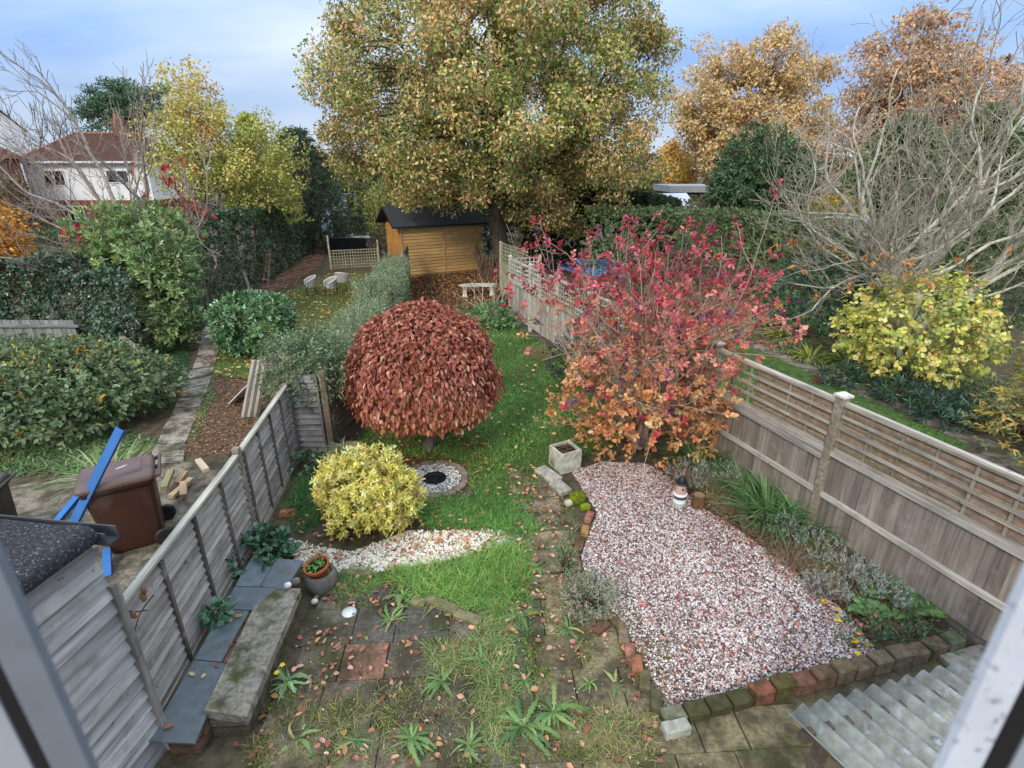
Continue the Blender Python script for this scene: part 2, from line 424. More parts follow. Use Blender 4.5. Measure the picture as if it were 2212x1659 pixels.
def bush(name, label, cat, loc, rad, n, k, L, Wd, palette, seed, m=None, lump=.18, shell=.18, box=0.0, ln=.12, up=.35, spread=.8, tpl='oval', zc=.85, zmin=-.75, stems=14, sr=.012, hang=0.0, group=None, wts=None, rz=0.0, colf=None, stemcol='#5d5044', f=3.0, fol='foliage'):
    rg = np.random.default_rng(seed)
    t = thing(name, label, cat, loc, rz, group)
    mb = MB(seed)
    c = np.array((0, 0, rad[2] * zc))
    P, N = env_points(rg, n, c, rad, seed, lump, shell, zmin, box, f)
    ok = P[:, 2] > .02; P, N = P[ok], N[ok]
    C = colf(P, rg) if colf else pick(rg, palette, len(P), .15, wts)
    sprigs(mb, P, N, k, ln, L, Wd, C, tpl, up, spread, hang=hang)
    mb.build(fol, m or LEAF, t)
    if stems:
        ms = MB(seed + 1); sc = hexl(stemcol)
        for q in rg.choice(len(P), min(stems, len(P)), False):
            a = np.array((rg.normal(0, .06 * rad[0]), rg.normal(0, .06 * rad[1]), 0)); b = P[q]
            mid = (a + b) / 2 + np.array((0, 0, .15 * rad[2])) + rg.standard_normal(3) * .08 * rad[0]
            ms.tube([a, (a + mid) / 2 + rg.standard_normal(3) * .02, mid, (mid + b) / 2, b], np.linspace(sr, sr * .35, 5), 4, sc, .15)
        ms.build('stems', TWIG, t)
    return t

def curve(a, b, rg, bulge, n=5, lift=0.0):
    a, b = np.asarray(a, float), np.asarray(b, float); t = np.linspace(0, 1, n)[:, None]
    L = np.linalg.norm(b - a)
    o = rg.standard_normal(3) * bulge * L + np.array((0, 0, lift * L))
    return a + (b - a) * t + o * (4 * t * (1 - t)) * .5

def clump_tree(name, label, loc, trunk, fork, centre, rad, K, per, cr, L, Wd, palette, seed, wts=None, colf=None, lump=.15, shell=.3, r0=.3, bark='#5a5045', twigs=True, tpl='dia', zmin=-.8, limbs=6, m=None, flat=.75, group=None, cat='tree', rz=0, hang=.0, leafn='crown', keep=None):
    """trunk, limbs and a crown of leaf clumps with gaps; everything relative to loc"""
    rg = np.random.default_rng(seed)
    t = thing(name, label, cat, loc, rz, group)
    P, N = env_points(rg, K, centre, rad, seed, lump, shell, zmin)
    if keep is not None: q_ = keep(P); P, N = P[q_], N[q_]; K = len(P)
    mw = MB(seed + 1); bc = hexl(bark)
    fork = np.asarray(fork, float)
    tr = np.array(trunk, float)
    mw.tube(np.vstack([tr, fork]), np.linspace(r0 * 1.25, r0 * .8, len(tr) + 1), 10, bc)
    nodes = [fork]; nr = [r0 * .5]
    ml = MB(seed + 2)
    order = rg.permutation(K)
    for q in range(limbs):
        e = np.asarray(centre) + (P[order[q]] - np.asarray(centre)) * .62
        pts = curve(fork, e, rg, .12, 7, .06)
        ml.tube(pts, np.linspace(r0 * .55, r0 * .16, 7), 7, bc, .1)
        nodes += list(pts[2:]); nr += list(np.linspace(r0 * .45, r0 * .16, 5))
    nd = np.array(nodes)
    if twigs:
        for q in range(K):
            dd = np.linalg.norm(nd - P[q], axis=1) + .6 * np.maximum(0, nd[:, 2] - P[q][2])
            j = dd.argmin()
            pts = curve(nd[j], P[q], rg, .12, 5, .03)
            ml.tube(pts, np.linspace(min(nr[j] * .55, .07 * r0 / .3), .008, 5), 4, bc, .12)
    mw.build('trunk', BARK, t); ml.build('branches', BARK, t)
    n = K * per
    d = sphere_dirs(rg, n)
    rr = rg.uniform(.25, 1, n) ** .6
    crs = np.repeat(rg.uniform(.65, 1.25, K), per) * cr
    Q = np.repeat(P, per, 0) + d * np.array((1, 1, flat)) * (rr * crs)[:, None]
    Nn = unit(d + .5 * np.repeat(N, per, 0) + np.array((0, 0, .5)) + .5 * rg.standard_normal((n, 3)))
    U = unit(d * .6 + rg.standard_normal((n, 3)) * .8 + np.array((0, 0, -.25 - hang)))
    if colf: C = colf(Q, np.repeat(P, per, 0), rg)
    else:
        base = pick(rg, palette, K, .12, wts)
        C = np.where(rg.random((n, 1)) < .5, np.repeat(base, per, 0), pick(rg, palette, n, .15, wts)) * (1 + .12 * rg.standard_normal((n, 1))).clip(.6, 1.5)
    mc = MB(seed + 3)
    mc.leaves(Q, Nn, U, L * rg.uniform(.6, 1.3, n), Wd * rg.uniform(.7, 1.2, n), np.clip(C, .004, .95), tpl)
    mc.build(leafn, m or LEAF, t)
    return t

def grow(mb, p, d, L, r, depth, rg, col, curl=.3, up=.12, kids=(2, 3), ang=.6, lf=.74, rf=.6, tips=None, minr=.004, col2=None):
    n = 5; pts = [np.array(p, float)]; d = unit(np.array(d, float))
    for i in range(n):
        d = unit(d + rg.standard_normal(3) * curl * .35 + np.array((0, 0, up * .3)))
        pts.append(pts[-1] + d * L / n)
    r1 = max(r * rf, minr)
    mb.tube(pts, np.linspace(r, r1, n + 1), 7 if r > .05 else (5 if r > .02 else 3), col if col2 is None else col + (col2 - col) * min(1, max(0, (.03 - r) / .022)), .12, cap=r > .02)
    if depth == 0:
        if tips is not None: tips.append((pts[-1], d))
        return
    k = rg.integers(kids[0], kids[1] + 1)
    for i in range(k):
        if i == 0: s, a = pts[-1], ang * .35
        else:
            j = rg.integers(2, n + 1); s, a = pts[j], ang
        x = unit(np.cross(d, rg.standard_normal(3)))
        nd = unit(d * math.cos(a) + x * math.sin(a))
        sc = 1.0 if i == 0 else rg.uniform(.6, 1.0)
        grow(mb, s, nd, L * lf * sc, max(r1 * (1 if i == 0 else .8), minr), depth - 1, rg, col, curl, up, kids, ang, lf, rf, tips, minr, col2)

def in_poly(poly, n, rg):
    poly = np.asarray(poly, float)[:, :2]; lo, hi = poly.min(0), poly.max(0); outp = []
    tot = 0
    while tot < n:
        q = rg.uniform(lo, hi, (n * 2, 2)); x, y = q[:, 0], q[:, 1]; ins = np.zeros(len(q), bool)
        j = len(poly) - 1
        for i in range(len(poly)):
            xi, yi = poly[i]; xj, yj = poly[j]
            if yi != yj: ins ^= ((yi > y) != (yj > y)) & (x < (xj - xi) * (y - yi) / (yj - yi) + xi)
            j = i
        outp.append(q[ins]); tot += ins.sum()
    return np.concatenate(outp)[:n]
def wob(P, amt, f, seed):
    rg = np.random.default_rng(seed); K = rg.standard_normal((5, 2)) * f; ph = rg.uniform(0, 6.3, 5)
    return np.cos(P[:, :2] @ K.T + ph).mean(1) * amt
def grass(name, label, poly, n, L, Wd, palette, seed, bend=.6, z=0.0, lean=.5, wts=None, patch=.5, cat='grass', nseg=2):
    rg = np.random.default_rng(seed)
    P = in_poly(poly, n, rg)
    keep = wob(P, 1, 1.6, seed + 5) + .6 * rg.standard_normal(n) > -patch; P = P[keep]; n = len(P)
    a = rg.uniform(0, 6.28, n) ; a = a + 1.2 * wob(P, 1, 2.2, seed + 8)
    D = np.stack([np.cos(a) * lean, np.sin(a) * lean, np.ones(n)], 1) + .2 * rg.standard_normal((n, 3))
    C = pick(rg, palette, n, .2, wts) * (1 + .45 * wob(P, 1, 2.6, seed + 2)[:, None]).clip(.5, 1.6)
    mb = MB(seed)
    LL = L * rg.uniform(.5, 1.3, n) * (1 + .5 * wob(P, 1, 2.0, seed + 3)).clip(.4, 1.6)
    mb.blades(np.c_[P, np.full(n, z)], D, LL, Wd * rg.uniform(.7, 1.3, n), np.clip(C, .004, .9), bend * rg.uniform(.3, 1.5, n), nseg)
    o = mb.build(name, GRASS)
    return tag(o, label, cat, None, 'stuff')
def litter(name, label, poly, n, L, palette, seed, z=.01, wts=None, zj=.015, wr=.62):
    rg = np.random.default_rng(seed); P = poly if callable(poly) else None
    P = P(rg, n) if P else in_poly(poly, n, rg)
    n = len(P); mb = MB(seed)
    N = unit(np.array((0, 0, 1.)) + .35 * rg.standard_normal((n, 3))); a = rg.uniform(0, 6.28, n)
    U = np.stack([np.cos(a), np.sin(a), .1 * rg.standard_normal(n)], 1)
    s = L * rg.uniform(.6, 1.25, n)
    mb.leaves(np.c_[P, z + np.abs(rg.standard_normal(n)) * zj], N, U, s, s * rg.uniform(wr - .12, wr + .12, n), pick(rg, palette, n, .18, wts), 'oval', .2 , -.1)
    o = mb.build(name, DRY)
    return tag(o, label, 'fallen leaves', None, 'stuff')
def rosette(name, label, cat, loc, n, L, Wd, palette, seed, up=.5, bend=.7, prof='leaf', group=None, spread=.05, nseg=4, m=None, wts=None, part='leaves'):
    rg = np.random.default_rng(seed); t = thing(name, label, cat, loc, 0, group); mb = MB(seed)
    a = rg.uniform(0, 6.28, n)
    e = np.abs(rg.normal(up, .3, n))
    D = np.stack([np.cos(a), np.sin(a), e], 1)
    r = np.sqrt(rg.random(n)) * spread
    P = np.stack([np.cos(a) * r, np.sin(a) * r, np.full(n, .005)], 1)
    mb.blades(P, D, L * rg.uniform(.55, 1.2, n), Wd * rg.uniform(.7, 1.25, n), pick(rg, palette, n, .18, wts), bend * rg.uniform(.5, 1.4, n), nseg, prof)
    mb.build(part, m or GRASS, t)
    return t
def dandelion(name, label, cat, loc, n, L, palette, seed, group=None, wts=None):
    rg = np.random.default_rng(seed); t = thing(name, label, cat, loc, 0, group); mb = MB(seed); a0 = rg.uniform(0, 6.28)
    for k in range(max(4, n // 2)):
        a = a0 + k * 2.4 + rg.normal(0, .5); l = L * rg.uniform(.55, 1.25); e = abs(rg.normal(.42, .22)); m = 9
        s = np.linspace(.05, 1, m); sw = rg.normal(0, .35)
        c = np.stack([np.cos(a + sw * s) * l * s, np.sin(a + sw * s) * l * s, l * (e * 1.5 * s - e * 1.35 * s * s) + .012], 1)
        T = unit(np.gradient(c, axis=0)); S = unit(np.cross(T, (0, 0, 1.))); Nn = np.cross(S, T); cc = pick(rg, palette, 1, .16, wts)[0]
        w = l * .10 * np.sin(np.pi * (.12 + .8 * s)) * rg.uniform(.7, 1.3, m)
        for sg in (-1, 1): mb.leaves(c, Nn, S * sg + T * .75, w * 1.15, np.full(m, l * .15), np.clip(cc * (1 + .12 * rg.standard_normal((m, 1))), .004, .9), 'dia', .05, .15)
        mb.leaves(c[-2:-1], Nn[-1:], T[-1:], l * .22, l * .16, cc[None], 'oval', .05, .2)
        wd = (l * .042 * (.35 + np.sin(np.pi * (.05 + .85 * s)) * rg.uniform(.8, 1.25, m)))[:, None]; V = np.stack([c - S * wd, c + S * wd], 1).reshape(-1, 3) + (0, 0, .002); q = np.arange(m - 1) * 2
        mb.add(V, np.stack([q, q + 1, q + 3, q + 2], 1), cc * rg.uniform(.9, 1.1), smooth=True)
        mb.tube(c, .0025, 3, cc * 1.25, cap=False)
    m = max(6, int(n * 1.4)); a = rg.uniform(0, 6.28, m); D = np.stack([np.cos(a), np.sin(a), np.abs(rg.normal(.35, .3, m))], 1)
    mb.blades(np.c_[rg.normal(0, .03, (m, 2)), np.full(m, .006)], D, L * rg.uniform(.3, .95, m), L * rg.uniform(.05, .13, m), pick(rg, palette, m, .25, wts), rg.uniform(.3, 1.7, m), 4, 'leaf')
    mb.build('leaves', LEAF, t); return t
GREENS = pal('#5f8a45', '#4e7a3a', '#79a055', '#8aa860')
# ------------------------------------------------------------------ ground and beds
def sheet(name, poly, z, col, m):
    mb = MB(1); mb.sheet(poly, z, hexl(col)); return tag(mb.build(name, m), kind='structure')
sheet('ground', [(-900, -60), (900, -60), (900, 1500), (-900, 1500)], 0, '#57503f', SOIL)
LAWN = [(-3.3, 8.9), (-1.6, 8.7), (-.9, 8.3), (-.55, 7.3), (.25, 7.1), (.75, 8.5), (1.6, 8.9), (2.4, 9.6), (3.0, 10.4), (1.9, 13.2), (.0, 18.0), (-.9, 19.4), (-3.6, 19.2), (-3.6, 14)]
NLAWN = [(-8.2, 13.0), (-6.3, 12.6), (-5.6, 15), (-5.9, 18.5), (-5.9, 24), (-7.2, 27.6), (-9.2, 27.3), (-9.6, 23.5), (-10.0, 19.5)]
RLAWN = [(3.2, 12.2), (3.95, 9.6), (4.6, 8.0), (5.9, 8.2), (7.4, 8.5), (8.9, 9.2), (8.35, 11.2), (7.95, 12.8), (7.2, 15.2), (6.1, 18.6), (4.5, 20.2), (1.0, 19.8), (.9, 18.8)]
sheet('lawn', LAWN, .006, '#4d5a31', SOIL)
sheet('lawn', NLAWN, .006, '#5a6236', SOIL)
sheet('lawn', RLAWN, .006, '#4c6238', SOIL)
LITTER = [(-4.4, 20.3), (-1.0, 20.0), (-.4, 22), (-.6, 25.5), (-1.6, 28.3), (-5.2, 26.4)]
sheet('leaf_litter_bed', LITTER, .008, '#4a3a2c', SOIL)
DIRT = [(-6.2, 8.8), (-4.1, 8.8), (-4.2, 10), (-5.4, 12.3), (-7.6, 13.0), (-7.0, 10.6)]
sheet('mulch_bed', DIRT, .006, '#6b5340', SOIL)
NYARD = [(-9.5, 2.0), (-3.9, 2.0), (-3.75, 6.4), (-4.4, 8.0), (-6.3, 8.7), (-7.2, 8.4), (-9.5, 7.2)]
sheet('yard_paving', NYARD, .008, '#8b8172', SLAB)
GRAVEL = [tuple(G(*p)[:2]) for p in ((1235, 1022), (1300, 1000), (1400, 1005), (1470, 1050), (1500, 1090), (1600, 1150), (1720, 1240), (1830, 1330), (1905, 1425), (1700, 1485), (1440, 1545), (1395, 1440), (1345, 1350), (1270, 1260), (1255, 1205), (1290, 1110))]
sheet('gravel_bed', GRAVEL, .010, '#7d6a62', SOIL)
MIDG = [tuple(G(*p)[:2]) for p in ((622, 1165), (640, 1225), (760, 1245), (860, 1232), (960, 1215), (1060, 1188), (1128, 1168), (1105, 1150), (990, 1148), (880, 1150), (760, 1195), (690, 1185))]
sheet('shingle_strip', MIDG, .010, '#8d7f6c', SOIL)

def pebble_field(name, label, poly, n, size, palette, wts, seed, z=.012):
    rg = np.random.default_rng(seed); mb = MB(seed); P = in_poly(poly, n, rg)
    hz = wob(P, .012, 2.5, seed) + .006
    C = pick(rg, palette, n, .14, wts); D = pick(rg, palette[len(palette) // 2:len(palette) - 1], n, .2)
    dk = rg.random(n) < (.26 + .34 * wob(P, 1, 1.3, seed + 3) + .22 * wob(P, 1, 4.0, seed + 4)).clip(.05, .9)
    mb.pebbles(np.c_[P, z + hz.clip(0) + rg.uniform(0, .012, n)], size * rg.uniform(.55, 1.5, n), np.where(dk[:, None], D, C))
    return tag(mb.build(name, PEBBLE), label, 'gravel', None, 'stuff')
pebble_field('gravel', 'pinkish white gravel of the large bed beside the right fence', GRAVEL, 46000, .0148, pal('#e2d6d1', '#d3c3bd', '#bfaaa3', '#a68f87', '#8a756c', '#6e5d55', '#efe8e4'), (4, 3, 2.4, 1.6, 1.1, .7, 2.2), 31)
pebble_field('gravel', 'creamy white shingle strip below the yellow shrub', MIDG, 6500, .021, pal('#f1ead8', '#e3d6bb', '#cbb895', '#8d7355', '#fffaf0'), (4, 3, 2, 1, 3), 32)

# patio: old slabs with open joints
def patio():
    rg = np.random.default_rng(5); mb = MB(5)
    greys = pal('#6a6353', '#716a5a', '#605b4c', '#7a715d', '#5b5547')
    def slab(x0, y0, x1, y1, c, z=.03):
        g = .004; a = .06 + rg.normal(0, .008)
        cx, cy = (x0 + x1) / 2, (y0 + y1) / 2
        ca, sa = math.cos(a), math.sin(a)
        # rotate the whole paving a little about (0,4)
        X, Y = cx, cy - 4; X, Y = X * math.cos(.06) - Y * math.sin(.06), X * math.sin(.06) + Y * math.cos(.06) + 4
        mb.box((X, Y, z / 2 + rg.uniform(-.006, .002)), (x1 - x0 - g, y1 - y0 - g, z), a, c * (1 + .1 * rg.standard_normal()), bev=.005)
    rows = [(1.5, 2.05), (2.05, 2.65), (2.65, 3.2), (3.2, 3.62), (3.62, 4.15), (4.15, 4.62), (4.62, 5.15), (5.15, 5.6)]
    for ri, (y0, y1) in enumerate(rows):
        x = -3.1 - .2 * (ri % 2) if ri < 3 else -2.42 + .1 * (ri % 2)
        while x < (2.6 if ri < 4 else (1.45 if ri < 6 else 1.2)):
            wd = rg.choice([.42, .55, .62, .48])
            c = greys[rg.integers(len(greys))]
            if x > .2 and ri >= 2: c = hexl('#81775a') * rg.uniform(.8, 1.1)
            if ri == 5 and abs(x + 1.9) < .35: c = hexl('#8a6555')
            if ri == 5 and abs(x + .9) < .3: c = hexl('#85684f')
            if ri >= 6 and -1.9 < x + wd / 2 < -.9: c = hexl('#5a5750')
            if not (ri == 7 and -1.3 < x < .1): slab(x, y0, x + wd, y1, c)
            x += wd + rg.uniform(0, .015)
    y = 5.2
    while y < 8.3:                                   # stepping path up to the lawn
        d = rg.choice([.36, .44, .4])
        slab(.30 + rg.normal(0, .03) - .05 * (y - 5), y, .95 + rg.normal(0, .04) - .06 * (y - 5) + .1, y + d, hexl('#8a7d66') * rg.uniform(.8, 1.1))
        y += d + .05
    return tag(mb.build('patio', SLAB), kind='structure')
patio()
def slab_path():
    mb = MB(6); rg = np.random.default_rng(6)
    Lp = [G(*p)[:2] for p in ((318, 1005), (335, 965), (375, 890), (400, 835), (427, 770), (437, 720), (452, 690))]
    Rp = [G(*p)[:2] for p in ((396, 1000), (400, 965), (428, 890), (455, 820), (470, 770), (482, 720), (490, 690))]
    def at(pl, t):
        t = t * (len(pl) - 1); i = min(int(t), len(pl) - 2); return pl[i] + (pl[i + 1] - pl[i]) * (t - i)
    n = 17
    for i in range(n):
        t0, t1 = i / n, (i + .93) / n
        c = hexl('#a3988c') * rg.uniform(.85, 1.12)
        mb.prism([at(Lp, t0) + rg.normal(0, .02, 2), at(Rp, t0) + rg.normal(0, .02, 2), at(Rp, t1), at(Lp, t1)], 0, .03 + rg.uniform(-.006, .006), c)
    tag(mb.build('path', SLAB), kind='structure')
slab_path()
mb = MB(7); far = [G(*p)[:2] for p in ((500, 640), (570, 612), (625, 585), (690, 535), (700, 508))]; farR = [G(*p)[:2] for p in ((560, 645), (640, 610), (690, 572), (722, 520), (722, 504))]
for i in range(4):
    for q in range(5):
        a0 = far[i] + (far[i + 1] - far[i]) * q / 5; a1 = far[i] + (far[i + 1] - far[i]) * (q + .95) / 5
        b0 = farR[i] + (farR[i + 1] - farR[i]) * q / 5; b1 = farR[i] + (farR[i + 1] - farR[i]) * (q + .95) / 5
        mb.prism([a0, b0, b1, a1], 0, .025, hexl('#8a675c'), .12)
tag(mb.build('path', SLAB), kind='structure')
mb = MB(8)
mb.beam((*far[1], .06), (*far[4], .06), .12, .12, col=hexl('#5b5248')); tag(mb.build('kerb', STONE), kind='structure')
# concrete path of the garden on the right
pl = [(5.9, 19.0), (6.9, 17.0), (7.65, 15.2), (8.4, 12.9), (8.85, 11.3), (9.35, 9.6), (9.9, 7.9), (8.9, 7.2), (8.9, 9.1), (8.35, 11.2), (7.95, 12.8), (7.2, 15.2), (6.45, 17)]
mb = MB(9); mb.prism(pl, 0, .03, hexl('#8f887b')); mb.prism([(6.1, 8.2), (8.88, 8.9), (8.88, 7.2), (9.2, 4.5), (6.2, 4.0)], 0, .025, hexl('#85807a'))
tag(mb.build('path', SLAB), kind='structure')
# ------------------------------------------------------------------ the window this garden is seen from
t = thing('window_frame', 'peeling white casement window frame with black seals around the near view', 'window frame', (0, .25, 4.2))
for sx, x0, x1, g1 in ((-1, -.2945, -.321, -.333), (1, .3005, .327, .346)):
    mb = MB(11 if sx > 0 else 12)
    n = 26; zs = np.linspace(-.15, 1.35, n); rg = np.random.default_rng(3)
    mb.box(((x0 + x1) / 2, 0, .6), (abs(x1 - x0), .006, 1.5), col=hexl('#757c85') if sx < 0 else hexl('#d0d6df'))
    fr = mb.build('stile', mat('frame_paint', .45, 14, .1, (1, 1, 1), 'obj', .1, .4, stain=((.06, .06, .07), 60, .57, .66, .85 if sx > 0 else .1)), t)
    m2 = MB(1); m2.box(((x1 + g1) / 2, .0, .6), (abs(g1 - x1) - .0006, .005, 1.5), col=(.012, .012, .013)); m2.build('seal', PLAIN, fr)
    m3 = MB(1); o = g1 + sx * .0305; m3.box((o, .0, .6), (.06, .007, 1.5), col=hexl('#9aa0a8')); m3.build('jamb', PLAIN, t)
mb = MB(2); mb.box((0, 0, -.18), (.80, .05, .05), col=hexl('#c9ced4'), bev=.006); mb.build('sill', PLAIN, t)
mb = MB(2); mb.box((0, 0, 1.38), (.80, .05, .05), col=hexl('#c9ced4'), bev=.006); mb.build('head', PLAIN, t)

# ------------------------------------------------------------------ fences
UPZ = np.array((0, 0, 1.))
def lap_panel(mb, a, b, z0, z1, nb, nrm, col, j=.16, tilt=.012):
    a, b = np.asarray(a, float), np.asarray(b, float); nrm = np.array((*nrm, 0.)); h = (z1 - z0) / nb
    ax = unit(b - a)
    for i in range(nb):
        zc = z0 + h * (i + .5)
        up = unit(UPZ * h - nrm * tilt * 3.2)
        w_ = mb.rng.normal(0, .005)
        mb.beam(a + UPZ * (zc - a[2] + w_) + nrm * .004, b + UPZ * (zc - b[2] - w_) + nrm * .004, .012, h * 1.25, up, col, j)
LA, LB, LC = np.array((-3.40, 3.36, 0)), np.array((-3.66, 6.28, 0)), np.array((-3.97, 8.72, 0))
t = thing('lap_fence', 'silvery grey overlapped board fence with dark battens beside the slate shelf', 'fence', LA)
for a, b, k in ((LA, LB, 4), (LB, LC, 4)):
    d = unit(b - a); nrm = np.array((d[1], -d[0]))
    if nrm[0] < 0: nrm = -nrm
    n3 = np.array((*nrm, 0))
    a2, b2 = a + d * .06, b - d * .06
    mb = MB(20 + k); lap_panel(mb, a2 + UPZ * .12, b2 + UPZ * .12, .12, 1.44, 13, nrm, hexl('#96928c'), .17, .014); p = mb.build('panel', GREYWOOD, t, True)
    for i in range(k):
        q = a2 + (b2 - a2) * (.03 + i / k + (.01 if i else 0)); m2 = MB(i)
        m2.beam(q + n3 * .035 + UPZ * .1, q + n3 * .035 + UPZ * 1.42, .05, .025, n3, hexl('#6a6057'), .15); m2.build('batten', GREYWOOD, p, False)
        ob = p.children[-1]; ob.location = -np.array(t.location)
    m2 = MB(4); m2.beam(a2 + UPZ * 1.47 + n3 * .01, b2 + UPZ * 1.47 + n3 * .01, .075, .035, UPZ, hexl('#aba89a'), .05); m2.build('cap_rail', GREYWOOD, t, True); m2 = MB(5); m2.beam(a2 + UPZ * .09 + n3 * .02, b2 + UPZ * .09 + n3 * .02, .04, .09, UPZ, hexl('#b5b0a2'), .05)
    m2.build('gravel_board', GREYWOOD, t, True)
for q, hh in ((LB, 1.56), (LC, 1.5), (LA, 1.62)):
    mb = MB(9); mb.box((q[0], q[1], hh / 2), (.09, .09, hh), .06, hexl('#857d72'), bev=.006); mb.build('post', GREYWOOD, t, True)
t = thing('fence_panel', 'short grey lapped panel under the overhanging grey green shrub', 'fence panel', (-3.7, 8.82, 0))
mb = MB(31); lap_panel(mb, (-.22, 0, .1), (.27, 0, .1), .1, 1.6, 13, (0, -1), hexl('#8f8b88'), .12, .016); mb.build('boards', GREYWOOD, t)
mb = MB(32); mb.beam((-.25, -.02, .05), (-.25, -.02, 1.62), .05, .05, (0, 1, 0), hexl('#8b847b')); mb.beam((.255, -.03, .05), (.255, -.03, 1.62), .03, .05, (0, 1, 0), hexl('#8b847b')); mb.build('frame', GREYWOOD, t)
mb = MB(33); mb.box((.36, .0, .85), (.11, .11, 1.7), .05, hexl('#7c6b5c'), bev=.008); mb.build('post', BROWNWOOD, t)
mb = MB(34); lap_panel(mb, (.45, .1, .1), (.72, .9, .1), .1, 1.6, 12, (1, -.3), hexl('#5d5046'), .12); mb.build('side_boards', BROWNWOOD, t)

# right fence
FD = unit(np.array((-.37, 1, 0.)))
def RF(Y): return np.array((4.85 - .37 * (Y - 5.48), Y, 0))
FN = np.array((-FD[1], FD[0], 0))           # towards our garden
t = thing('trellis_fence', 'tall weathered board fence with trellis top running up the right side', 'fence', RF(4.2))
postY = [4.2, 6.6, 8.9, 11.0, 13.05, 15.1, 17.0, 18.75]
gw, pale = hexl('#877e74'), hexl('#b3ada0')
for i in range(7):
    a, b = RF(postY[i]) + FD * .06, RF(postY[i + 1]) - FD * .06
    near = i < 2; L = np.linalg.norm(b - a); col = gw if near else pale
    mb = MB(40 + i); nb = int(L / .125)
    for k in range(nb):
        q = a + FD * (k + .5) * L / nb + FN * (.0 if k % 2 else .006)
        mb.beam(q + UPZ * .16, q + UPZ * 1.32, .012, L / nb + .012, FD, col, .16)
    mb.build('board_panel', BROWNWOOD if near else GREYWOOD, t, True)
    mb = MB(60 + i)
    for z, hh, wd in ((1.34, .07, .06), (.68, .07, .05)) if near else ((1.34, .05, .06),):
        mb.beam(a + UPZ * z + FN * .04, b + UPZ * z + FN * .04, wd, hh, UPZ, hexl('#b0aaa0') if near else pale, .06)
    if i == 1: mb.beam(a + UPZ * 1.24 + FN * .06, b + UPZ * 1.26 + FN * .06, .03, .09, UPZ, hexl('#a09a92'))
    if near: mb.beam(a + UPZ * .08, b + UPZ * .08, .03, .16, UPZ, hexl('#6d6258'))
    mb.build('rail', GREYWOOD, t, True)
    mb = MB(80 + i); z0, z1 = 1.40, 2.06
    nh = 4 if near else 5; nv = int(L / (.36 if near else .15))
    for k in range(nh + 1):
        z = z0 + (z1 - z0) * k / nh
        mb.beam(a + UPZ * z + FN * .02, b + UPZ * z + FN * .02, .028, .04 if near else .022, UPZ, hexl('#a39b8d') if near else hexl('#c2bdaf'), .08)
    for k in range(nv + 1):
        q = a + FD * (L * k / nv)
        off = FN * (.02 + (.012 if False else 0)) - FN * .022
        mb.beam(q + UPZ * z0 + off, q + UPZ * (z1 + .01) + off, .016, .036 if near else .022, FD, hexl('#8d8474') if near else hexl('#b9b4a5'), .08)
    mb.beam(a + UPZ * 2.09, b + UPZ * 2.09, .07, .03, UPZ, hexl('#b8b2a4'), .04)
    mb.build('trellis', GREYWOOD, t, True)
    if i < 2:
        mb = MB(100 + i); f1 = 1.0 if i == 0 else .62
        for k in range(44):
            z = 1.41 + .64 * (k + .5) / 44
            aa, bb = a - FN * .022, a + (b - a) * f1 - FN * .022
            pts = curve(aa + UPZ * z, bb + UPZ * (z + mb.rng.normal(0, .006)), mb.rng, .004, 6)
            mb.tube(pts, .0095, 4, hexl('#95826f'), .2)
        mb.build('willow_screen', TWIG, t, True)
for i, Y in enumerate(postY):
    q = RF(Y); hh = 2.16 if i else 2.1; near = i < 3
    mb = MB(120 + i); s = .13 if near else .095
    mb.box((q[0], q[1], hh / 2), (s, s, hh), R(20), hexl('#8d8273') if near else hexl('#c4beb0'), bev=.008); p = mb.build('post', GREYWOOD, t, True)
    mb = MB(1); mb.loft([[(q[0] + math.cos(R(65 + 90 * k)) * r, q[1] + math.sin(R(65 + 90 * k)) * r, z) for k in range(4)] for r, z in ((s * .95, hh), (s * .95, hh + .03), (s * .72, hh + .035), (s * .15, hh + .07))], hexl('#cdc8bb'), smooth=False)
    o = mb.build('post_cap', GREYWOOD, p); o.location = -np.array(t.location)
def small_trellis_fence(name, label, a, b, z0, z1, solid, col, posts, sq=.16, seed=0, pz=(0, 0)):
    a, b = np.array((*a, 0.)), np.array((*b, 0.)); d = unit(b - a); L = np.linalg.norm(b - a); nn = np.array((-d[1], d[0], 0))
    t = thing(name, label, 'trellis', a)
    mb = MB(seed)
    for k in range(int(round(L / sq)) + 1):
        q = a + d * L * k / round(L / sq); mb.beam(q + UPZ * z0, q + UPZ * z1, .014, .028, d, col, .1)
    nh = int(round((z1 - z0) / sq))
    for k in range(nh + 1):
        z = z0 + (z1 - z0) * k / nh; mb.beam(a + UPZ * z + nn * .016, b + UPZ * z + nn * .016, .016, .028, UPZ, col, .1)
    mb.build('lattice', GREYWOOD, t, True)
    if solid:
        mb = MB(seed + 1); nb = int(L / .14)
        for k in range(nb): q = a + d * (k + .5) * L / nb; mb.beam(q + UPZ * .05, q + UPZ * (z0 - .03), .012, L / nb, d, col * .9, .12)
        mb.build('boards', GREYWOOD, t, True)
    for k, q in enumerate((a - d * .06, b + d * .06)[:posts]):
        mb = MB(3); mb.box((q[0], q[1], (z1 + .06 + pz[k]) / 2), (.09, .09, z1 + .06 + pz[k]), math.atan2(d[1], d[0]), hexl('#b5ae9c'), bev=.008); mb.build('post', GREYWOOD, t, True)
    return t
small_trellis_fence('lattice_fence', 'pale trellis panel turning off the far end of the long fence', (-.02, 18.85), (.93, 19.15), 1.35, 2.08, True, hexl('#c6c0b0'), 2, seed=140)
small_trellis_fence('lattice_fence', 'mossy greenish trellis fence standing beside the big tree trunk', (-.45, 22.9), (.55, 20.5), 1.35, 2.1, True, hexl('#a3a284'), 1, seed=143)
